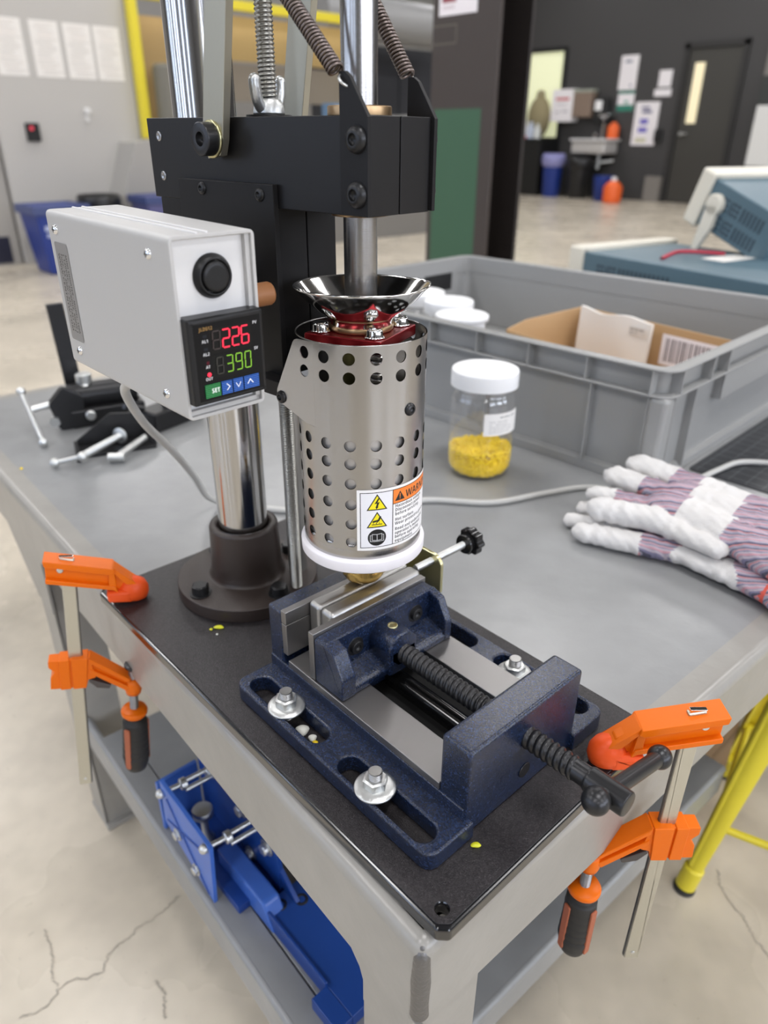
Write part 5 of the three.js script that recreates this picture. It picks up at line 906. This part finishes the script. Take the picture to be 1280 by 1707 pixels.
// ---------------------------------------------------------------- far left: grey machine enclosure with notices and waste bins
{
  const Z = -7;
  const T = thing('machine_enclosure', 'tall grey sheet-metal machine enclosure with four posted notices', 'enclosure', [0, -0.62, 0]);
  part('panel', bb(2.02, 3.26, 0, 2.6, Z - 1.2, Z, 0.004), M.wallGrey, T); part('side_panel', bb(0.9, 2.0, 0, 2.6, Z - 1.3, Z - 0.05, 0.004), mat([0.37, 0.35, 0.32], 0.7), T);
  part('chute', extr(shapeOf([[2.88, 0.55], [3.05, 0.98], [3.7, 1.05], [3.7, 0.30], [2.9, 0.3]]), 0.35, 0.004).translate(0, 0, Z - 0.02), mat([0.36, 0.345, 0.32], 0.7), T);
  const sw = part('isolator_switch', bb(2.235, 2.345, 0.985, 1.125, Z, Z + 0.03, 0.004), M.blackMatte, T, 'black isolator switch'); part('indicator', aim(rod(0.017, 0, 0.012, 0.002, 18), V(0, 0, 1), V(2.275, 1.085, Z + 0.03)), mat([0.5, 0.03, 0.05], 0.4, { emissive: C(0.8, 0.05, 0.1), emissiveIntensity: 0.5 }), sw, 'red indicator');
  part('knob', [aim(rod(0.026, 0, 0.04, 0.006, 20), V(0, 0, 1), V(2.79, 1.225, Z)), bb(2.77, 2.80, 1.14, 1.2, Z, Z + 0.012, 0.002)], mat([0.7, 0.69, 0.67], 0.4), T, 'pale round knob');
  part('low_vent', bb(1.72, 1.93, 0.02, 0.24, Z - 0.06, Z - 0.045, 0.002), mat([0.01, 0.011, 0.03], 0.5), T);
  const sheet = canvasTex(256, 420, (c, w, h) => { c.fillStyle = '#e9e6e2'; c.fillRect(0, 0, w, h); let k = 5; for (let i = 0; i < 24; i++) { k = (k * 17 + 7) % 37; c.fillStyle = k % 3 ? '#c2bdb8' : '#d8cfc9'; c.fillRect(28 + (k % 4) * 12, 24 + i * 16, 120 + k * 2, 5); } });
  const N = ['leftmost of the four white notices on the grey enclosure', 'second from left of four white notices on the enclosure', 'third from left of four white notices on the enclosure', 'rightmost of the four white notices on the grey enclosure'];
  [2.12, 2.42, 2.695, 2.955].forEach((x, i) => { const t = thing('notice', N[i], 'notice', [x, 0.848, Z + 0.002], 0, 'notices on the enclosure'); part('sheet', new THREE.BoxGeometry(0.235, 0.405, 0.002).translate(0.1175, 0.2025, 0), mat([0.95, 0.94, 0.92], 0.7, { map: sheet }), t, null, true); });
  const can = (name, label, x, z, r0, r1, h, m, bag, grp) => { const t = thing(name, label, 'bin', [x, -0.62, z]); part('body', lathe([[0, 0.004], [r0, 0], [r0 + 0.004, 0.01], [r1, h - 0.03], [r1 + 0.012, h - 0.03], [r1 + 0.012, h], [r1 - 0.006, h], [r1 - 0.012, h - 0.04], [r0 - 0.01, 0.02], [0, 0.02]], 28), m, t); if (bag) part('liner', lathe([[r1 - 0.01, h * 0.72], [r1 + 0.016, h * 0.80], [r1 + 0.02, h * 0.97], [r1 + 0.008, h + 0.02], [r1 - 0.02, h - 0.02], [r1 - 0.05, h * 0.7]], 28), bag, t, 'crumpled bin liner'); return t; };
  const square = (label, x, z, w, h, m) => { const t = thing('recycling_bin', label, 'bin', [x, -0.62, z]); const g = bb(-w / 2, w / 2, 0, h, -w / 2, w / 2, 0.02, 2), p = g.attributes.position; for (let i = 0; i < p.count; i++) { const k = 0.74 + 0.26 * p.getY(i) / h; p.setX(i, p.getX(i) * k); p.setZ(i, p.getZ(i) * k); } g.computeVertexNormals(); part('body', g, m, t); part('rim', [bb(-w / 2 - 0.015, w / 2 + 0.015, h - 0.055, h + 0.012, w / 2 - 0.006, w / 2 + 0.012, 0.006), bb(-w / 2 - 0.015, w / 2 + 0.015, h - 0.055, h + 0.012, -w / 2 - 0.012, -w / 2 + 0.006, 0.006), bb(-w / 2 - 0.015, -w / 2 + 0.006, h - 0.055, h + 0.012, -w / 2, w / 2, 0.006), bb(w / 2 - 0.006, w / 2 + 0.015, h - 0.055, h + 0.012, -w / 2, w / 2, 0.006)], mat([0.05, 0.07, 0.19], 0.4), t); return t; };
  const rb = square('blue recycling bin with a white mark at the foot of the grey enclosure', 2.14, -6.45, 0.43, 0.52, M.binBlue);
  part('mark', [bb(-0.16, -0.07, 0.345, 0.385, 0.196, 0.206, 0), bb(-0.15, -0.03, 0.295, 0.325, 0.188, 0.198, 0)], mat([0.45, 0.5, 0.68], 0.6), rb, 'white recycling mark');
  square('second blue recycling bin beside the marked one, under the enclosure chute', 3.03, -6.35, 0.36, 0.56, mat([0.10, 0.10, 0.24], 0.45));
  can('waste_bin', 'black waste bin between the two blue recycling bins', 2.585, -6.55, 0.14, 0.165, 0.56, M.bagBlack, M.bagBlack);
}

// ---------------------------------------------------------------- yellow safety frame, plywood, workshop clutter behind
{
  const Z = -7.0, T = thing('safety_frame', 'bright yellow steel frame around plywood boards behind the press', 'frame', [0, -0.62, 0]);
  part('post', bb(3.265, 3.345, 1.012, 2.18, Z + 0.02, Z + 0.1, 0.004), M.yellow, T); part('rail', bb(3.265, 6.06, 2.10, 2.18, Z + 0.02, Z + 0.1, 0.004), M.yellow, T); part('post', bb(5.98, 6.06, 0, 2.10, Z + 0.02, Z + 0.1, 0.004), M.yellow, T);
  part('foot_bracket', bb(3.345, 3.42, 1.06, 1.14, Z + 0.0, Z + 0.06, 0.004), M.darkWood, T);
  const board = (x0, x1, y0, y1, z, label, m) => { const t = thing('plywood_board', label, 'board', [x0, y0 - 0.62, z]); part('sheet', bb(0, x1 - x0, 0, y1 - y0, -0.018, 0, 0.002), m, t); return t; };
  board(3.35, 4.15, 0.0, 2.0, Z - 0.1, 'golden plywood board standing left behind the polished column', mat([0.46, 0.31, 0.125], 0.6));
  board(4.15, 5.9, 1.70, 2.08, Z - 0.1, 'long golden plywood board under the yellow rail', mat([0.47, 0.32, 0.12], 0.6));
  board(4.15, 5.9, 1.35, 1.68, Z - 0.12, 'dull brown shelf board below the golden board', mat([0.25, 0.21, 0.16], 0.7));
  const c = thing('grey_cylinder', 'grey rounded canister in front of the plywood board', 'canister', [3.53, 0.432, -6.84]); part('body', lathe([[0, 0], [0.12, 0], [0.13, 0.02], [0.13, 0.52], [0.11, 0.56], [0, 0.57]], 28), mat([0.16, 0.15, 0.12], 0.6), c);
  const sb = thing('side_bench', 'low grey bench with drawers behind the press column', 'bench', [3.83, -0.62, -6.85]); part('top', bb(-0.1, 3.2, 0.93, 0.98, -0.05, 0.5, 0.004), M.wallGrey, sb); part('cabinet', bb(0, 3.1, 0, 0.93, 0, 0.46, 0.004), mat([0.20, 0.19, 0.175], 0.6), sb); for (let i = 0; i < 4; i++) part('drawer', bb(0.06 + i * 0.77, 0.75 + i * 0.77, 0.58, 0.88, 0.46, 0.475, 0.004), mat([0.26, 0.25, 0.24], 0.5), sb);
  const items = [[4.35, 0.24, 0.30, [0.08, 0.09, 0.08], 'dark green carton on the side bench'], [4.75, 0.34, 0.22, [0.44, 0.44, 0.40], 'pale carton on the side bench'], [5.2, 0.3, 0.36, [0.14, 0.24, 0.38], 'blue carton on the side bench'], [5.6, 0.22, 0.28, [0.40, 0.50, 0.58], 'light blue carton on the side bench'], [5.95, 0.3, 0.2, [0.45, 0.40, 0.18], 'yellowish carton at the end of the side bench']];
  for (const [x, w, h, col, l] of items) { const t = thing('carton', l, 'carton', [x, 0.36, -6.6]); part('box', bb(0, w, 0, h, -0.1, 0.12, 0.004), mat(col, 0.6), t); part('flap', bb(0.005, w - 0.005, h, h + 0.006, -0.09, 0.02, 0.001), mat(col.map((k) => k * 0.8), 0.6), t); }
  // a dark cabinet and pale machine further right, a duct overhead
  const k = thing('dark_cabinet', 'tall dark cabinet standing far behind the ram', 'cabinet', [6.9, -0.62, -8.6]); part('body', bb(0, 2.4, 0, 2.15, -0.5, 0, 0.004), mat([0.034, 0.036, 0.042], 0.5), k); for (const x of [0.02, 1.22]) { const d = part('door', bb(x, x + 1.16, 0.05, 2.1, 0, 0.02, 0.003), mat([0.04, 0.042, 0.05], 0.45), k); part('handle', bb(x < 1 ? 1.08 : 1.3, x < 1 ? 1.1 : 1.32, 1.0, 1.2, 0.02, 0.05, 0.003), M.zinc, d); }
  const w = thing('white_machine', 'pale boxy machine beside the steel column in the distance', 'machine', [7.05, -0.62, -7.35]); part('body', bb(0, 0.62, 0, 1.28, -0.4, 0, 0.006), mat([0.34, 0.34, 0.33], 0.5), w); part('panel', bb(0.05, 0.57, 0.85, 1.2, 0, 0.012, 0.002), mat([0.22, 0.22, 0.22], 0.4), w); part('base', bb(-0.02, 0.64, 0, 0.7, -0.42, 0.02, 0.004), mat([0.16, 0.2, 0.3], 0.5), w);
  const du = thing('air_duct', 'fat grey ventilation duct running overhead in the distance', 'duct', [6.2, 1.72, -8.0]); part('duct', [aim(rod(0.24, 0, 2.6, 0.01, 32), V(1, 0, 0.02), V(0, 0, 0))], mat([0.26, 0.26, 0.26], 0.45), du); part('hanger', [0.8, 2.2].map((x) => bb(x, x + 0.03, 0.2, 2.27, -0.01, 0.02, 0)), M.blackMatte, du);
}

// ---------------------------------------------------------------- far right wall: sink, dispensers, notices, bins
{
  const X = 13.3, P = (name, label, cat, y0, z, f) => { const t = thing(name, label, cat, [X - 0.012, y0, z]); f(t); return t; };
  const sheet = (name, label, y0, y1, z0, z1, draw, base = '#eeeaec') => { const t = thing(name, label, 'notice', [X - 0.004, y0, (z0 + z1) / 2]); const h = y1 - y0, w = z1 - z0; part('sheet', new THREE.PlaneGeometry(w, h).rotateY(-Math.PI / 2).translate(-0.002, h / 2, 0), mat([0.95, 0.95, 0.95], 0.6, { map: canvasTex(128, 192, (c, cw, ch) => { c.fillStyle = base; c.fillRect(0, 0, cw, ch); draw?.(c, cw, ch); }), side: THREE.DoubleSide }), t, null, true); part('backing', bb(-0.0012, 0.003, 0, h, -w / 2, w / 2, 0), M.paper, t); return t; };
  sheet('wall_poster', 'tall white poster high above the sink', 1.19, 1.73, -8.22, -7.87, (c) => { c.fillStyle = '#777c90'; c.fillRect(30, 26, 50, 14); c.fillRect(84, 160, 14, 14); });
  sheet('wall_poster', 'small white and green poster directly above the sink tap', 0.855, 1.175, -8.19, -7.86, (c, w, h) => { c.fillStyle = '#2f7f6c'; c.fillRect(0, 0, w, 26); c.fillRect(0, h - 60, w, 60); c.fillStyle = '#6ea89a'; c.fillRect(54, 90, 30, 30); });
  sheet('wall_poster', 'white notice with violet blocks right of the sink', 0.30, 0.995, -7.80, -7.33, (c) => { c.fillStyle = '#5a5a80'; c.fillRect(34, 20, 44, 10); c.fillRect(40, 36, 50, 14); c.fillStyle = '#6f68c0'; c.fillRect(34, 74, 44, 24); c.fillRect(30, 112, 48, 22); c.fillStyle = '#ccc9a8'; c.fillRect(20, 160, 60, 18); });
  sheet('wall_poster', 'blank white card near the dark door', 1.215, 1.47, -7.43, -7.19); sheet('wall_poster', 'small white strip below the blank card near the door', 1.075, 1.185, -7.48, -7.16);
  P('towel_dispenser', 'brown paper towel dispenser on the dark wall left of the sink', 'dispenser', 0.76, -8.83, (t) => { part('body', bb(-0.2, 0.0, 0, 0.44, -0.2, 0.2, 0.02, 2), mat([0.23, 0.17, 0.13], 0.4), t); part('top', bb(-0.21, 0, 0.41, 0.46, -0.21, 0.21, 0.01), mat([0.34, 0.36, 0.3], 0.4), t); });
  const f = sheet('first_aid_sheet', 'white sheet with a red heading on a box by the lit window', 0.69, 1.235, -9.50, -9.02, (c) => { c.fillStyle = '#c34d55'; c.fillRect(26, 50, 80, 16); c.fillStyle = '#c4bfc4'; c.fillRect(34, 86, 60, 8); c.fillRect(24, 130, 30, 12); c.fillRect(66, 124, 40, 14); });
  f.position.x = X - 0.22; part('holder', bb(0.004, 0.219, 0.0, 0.545, -0.24, 0.24, 0.003), M.whitePlastic, f);
  P('soap_dispenser', 'black and white soap dispenser above the sink', 'dispenser', 0.66, -8.45, (t) => { part('body', bb(-0.13, 0, 0, 0.42, -0.15, 0.15, 0.03, 3), M.blackMatte, t); part('window', bb(-0.142, -0.12, 0.21, 0.37, -0.12, 0.03, 0.01), M.whitePlastic, t, 'white window'); });
  P('hand_sink', 'small steel hand sink mounted on the dark wall', 'sink', 0.15, -8.40, (t) => {
    part('basin', [bb(-0.5, 0, 0.2, 0.245, -0.38, 0.38, 0.01), bb(-0.48, -0.02, 0.0, 0.2, -0.36, 0.36, 0.03, 2)], mat([0.62, 0.60, 0.58], 0.4, { metalness: 0.4 }), t); part('rim', bb(-0.51, 0, 0.225, 0.25, -0.39, 0.39, 0.008), M.whitePlastic, t);
    part('faucet', tube([V(-0.08, 0.25, 0.02), V(-0.09, 0.5, 0.05), V(-0.14, 0.62, 0.1), V(-0.24, 0.62, 0.12), V(-0.27, 0.56, 0.12)], 0.018, 30, 10), M.chrome, t); part('tap_handle', bb(-0.12, -0.06, 0.25, 0.35, -0.14, -0.08, 0.01), M.chrome, t); part('towel_bar', bb(-0.28, 0, 0.62, 0.66, 0.02, 0.24, 0.01), M.chrome, t);
    part('drain', [bar(V(-0.22, -0.16, 0.1), V(-0.22, 0.02, 0.1), 0.03, 14), bar(V(-0.22, -0.15, 0.1), V(-0.02, -0.12, 0.3), 0.024, 14), aim(rod(0.045, 0, 0.09, 0.01, 16), V(0, 1, 0), V(-0.22, -0.26, 0.1))], M.zinc, t);
  });
  P('orange_bottle', 'orange container standing on the right edge of the sink', 'container', 0.402, -8.10, (t) => { part('body', lathe([[0, 0], [0.1, 0], [0.105, 0.02], [0.105, 0.2], [0.06, 0.24], [0.045, 0.27], [0, 0.27]], 24).translate(-0.15, 0, 0), M.orangeFlat, t); });
  P('wall_switch', 'black wall switch box near the dark door', 'switch', 0.36, -7.26, (t) => { part('plate', bb(-0.05, 0, 0, 0.2, -0.07, 0.07, 0.01), M.blackMatte, t); part('toggle', bb(-0.065, -0.05, 0.07, 0.13, -0.02, 0.02, 0.004), M.blackOxide, t); });
  const cab = thing('black_cabinet', 'low black cabinet below the lit window', 'cabinet', [12.68, -0.62, -10.0]); part('body', bb(0, 0.6, 0, 0.98, -0.62, 0.62, 0.006), M.black, cab); part('top', bb(-0.02, 0.6, 0.98, 1.005, -0.64, 0.64, 0.004), M.blackMatte, cab);
  const stuff = [[-9.86, 0.1, 0.34, [0.75, 0.75, 0.75], 'white bottle with red base on the black cabinet', [0.6, 0.05, 0.08]], [-9.72, 0.12, 0.3, [0.45, 0.5, 0.6], 'bluish bottle on the black cabinet'], [-9.56, 0.11, 0.26, [0.6, 0.62, 0.6], 'pale squat bottle on the black cabinet']];
  for (const [z, w, h, col, l, b2] of stuff) { const t = thing('supply_bottle', l, 'bottle', [12.78, 0.385, z]); part('body', lathe([[0, 0], [w * 0.62, 0], [w * 0.65, h * 0.1], [w * 0.6, h * 0.65], [w * 0.3, h * 0.8], [w * 0.28, h], [0, h]], 20), mat(col, 0.4), t); part('base', lathe([[0, 0.001], [w * 0.66, 0.001], [w * 0.66, h * 0.16], [0, h * 0.16]], 20), mat(b2 ?? col, 0.4), t); }
  const sack = thing('cloth_sack', 'khaki cloth sack heaped on the black cabinet before the lit window', 'sack', [13.06, 0.432, -9.78]); part('bag', new THREE.SphereGeometry(0.3, 24, 18).scale(0.6, 1.25, 0.8).translate(0, 0.33, 0.02), mat([0.26, 0.22, 0.12], 0.8), sack); part('knot', new THREE.SphereGeometry(0.09, 14, 10).translate(0, 0.72, 0.02), mat([0.3, 0.26, 0.15], 0.8), sack);
  const bin = (name, label, x, z, r, h, m, bag) => { const t = thing(name, label, 'bin', [x, -0.62, z]); part('body', lathe([[0, 0], [r * 0.8, 0], [r, h], [r * 0.94, h], [r * 0.75, 0.03], [0, 0.03]], 28), m, t); if (bag) part('liner', lathe([[r * 0.96, h * 0.74], [r * 1.1, h * 0.8], [r * 1.16, h * 0.95], [r * 1.0, h * 1.06], [r * 0.7, h * 0.95]], 24), bag, t); return t; };
  bin('recycling_can', 'tall blue can with a lilac liner by the black cabinet', 12.75, -9.08, 0.2, 0.72, M.binBlue, mat([0.26, 0.26, 0.5], 0.5));
  bin('rubbish_can', 'black bag-lined can between the blue can and the sink', 12.85, -8.53, 0.24, 0.68, M.bagBlack, M.bagBlack);
  bin('blue_bucket', 'blue bucket on the floor below the sink', 12.62, -7.83, 0.19, 0.42, M.binBlue);
  const jug = thing('orange_jug', 'orange jug with a pale cap on the floor below the sink', 'jug', [12.35, -0.62, -7.46]); part('body', lathe([[0, 0], [0.15, 0], [0.16, 0.03], [0.165, 0.26], [0.1, 0.34], [0.05, 0.36], [0, 0.36]], 24), M.orangeFlat, jug); part('cap', rod(0.05, 0.355, 0.42, 0.008, 18), M.whitePlastic, jug);
  const fr = thing('tall_locker', 'white and dark tall locker at the far right edge', 'locker', [12.68, -0.62, -5.35]); part('body', bb(0, 0.55, 0, 1.9, -0.02, 0.9, 0.01), mat([0.03, 0.034, 0.032], 0.5), fr); part('door', bb(-0.02, 0, 0.66, 1.5, 0.0, 0.86, 0.006), mat([0.66, 0.66, 0.64], 0.4), fr, 'white door'); part('drawer', bb(-0.02, 0, 0.05, 0.6, 0.02, 0.88, 0.006), M.black, fr);
}
renderer.render(scene, camera);
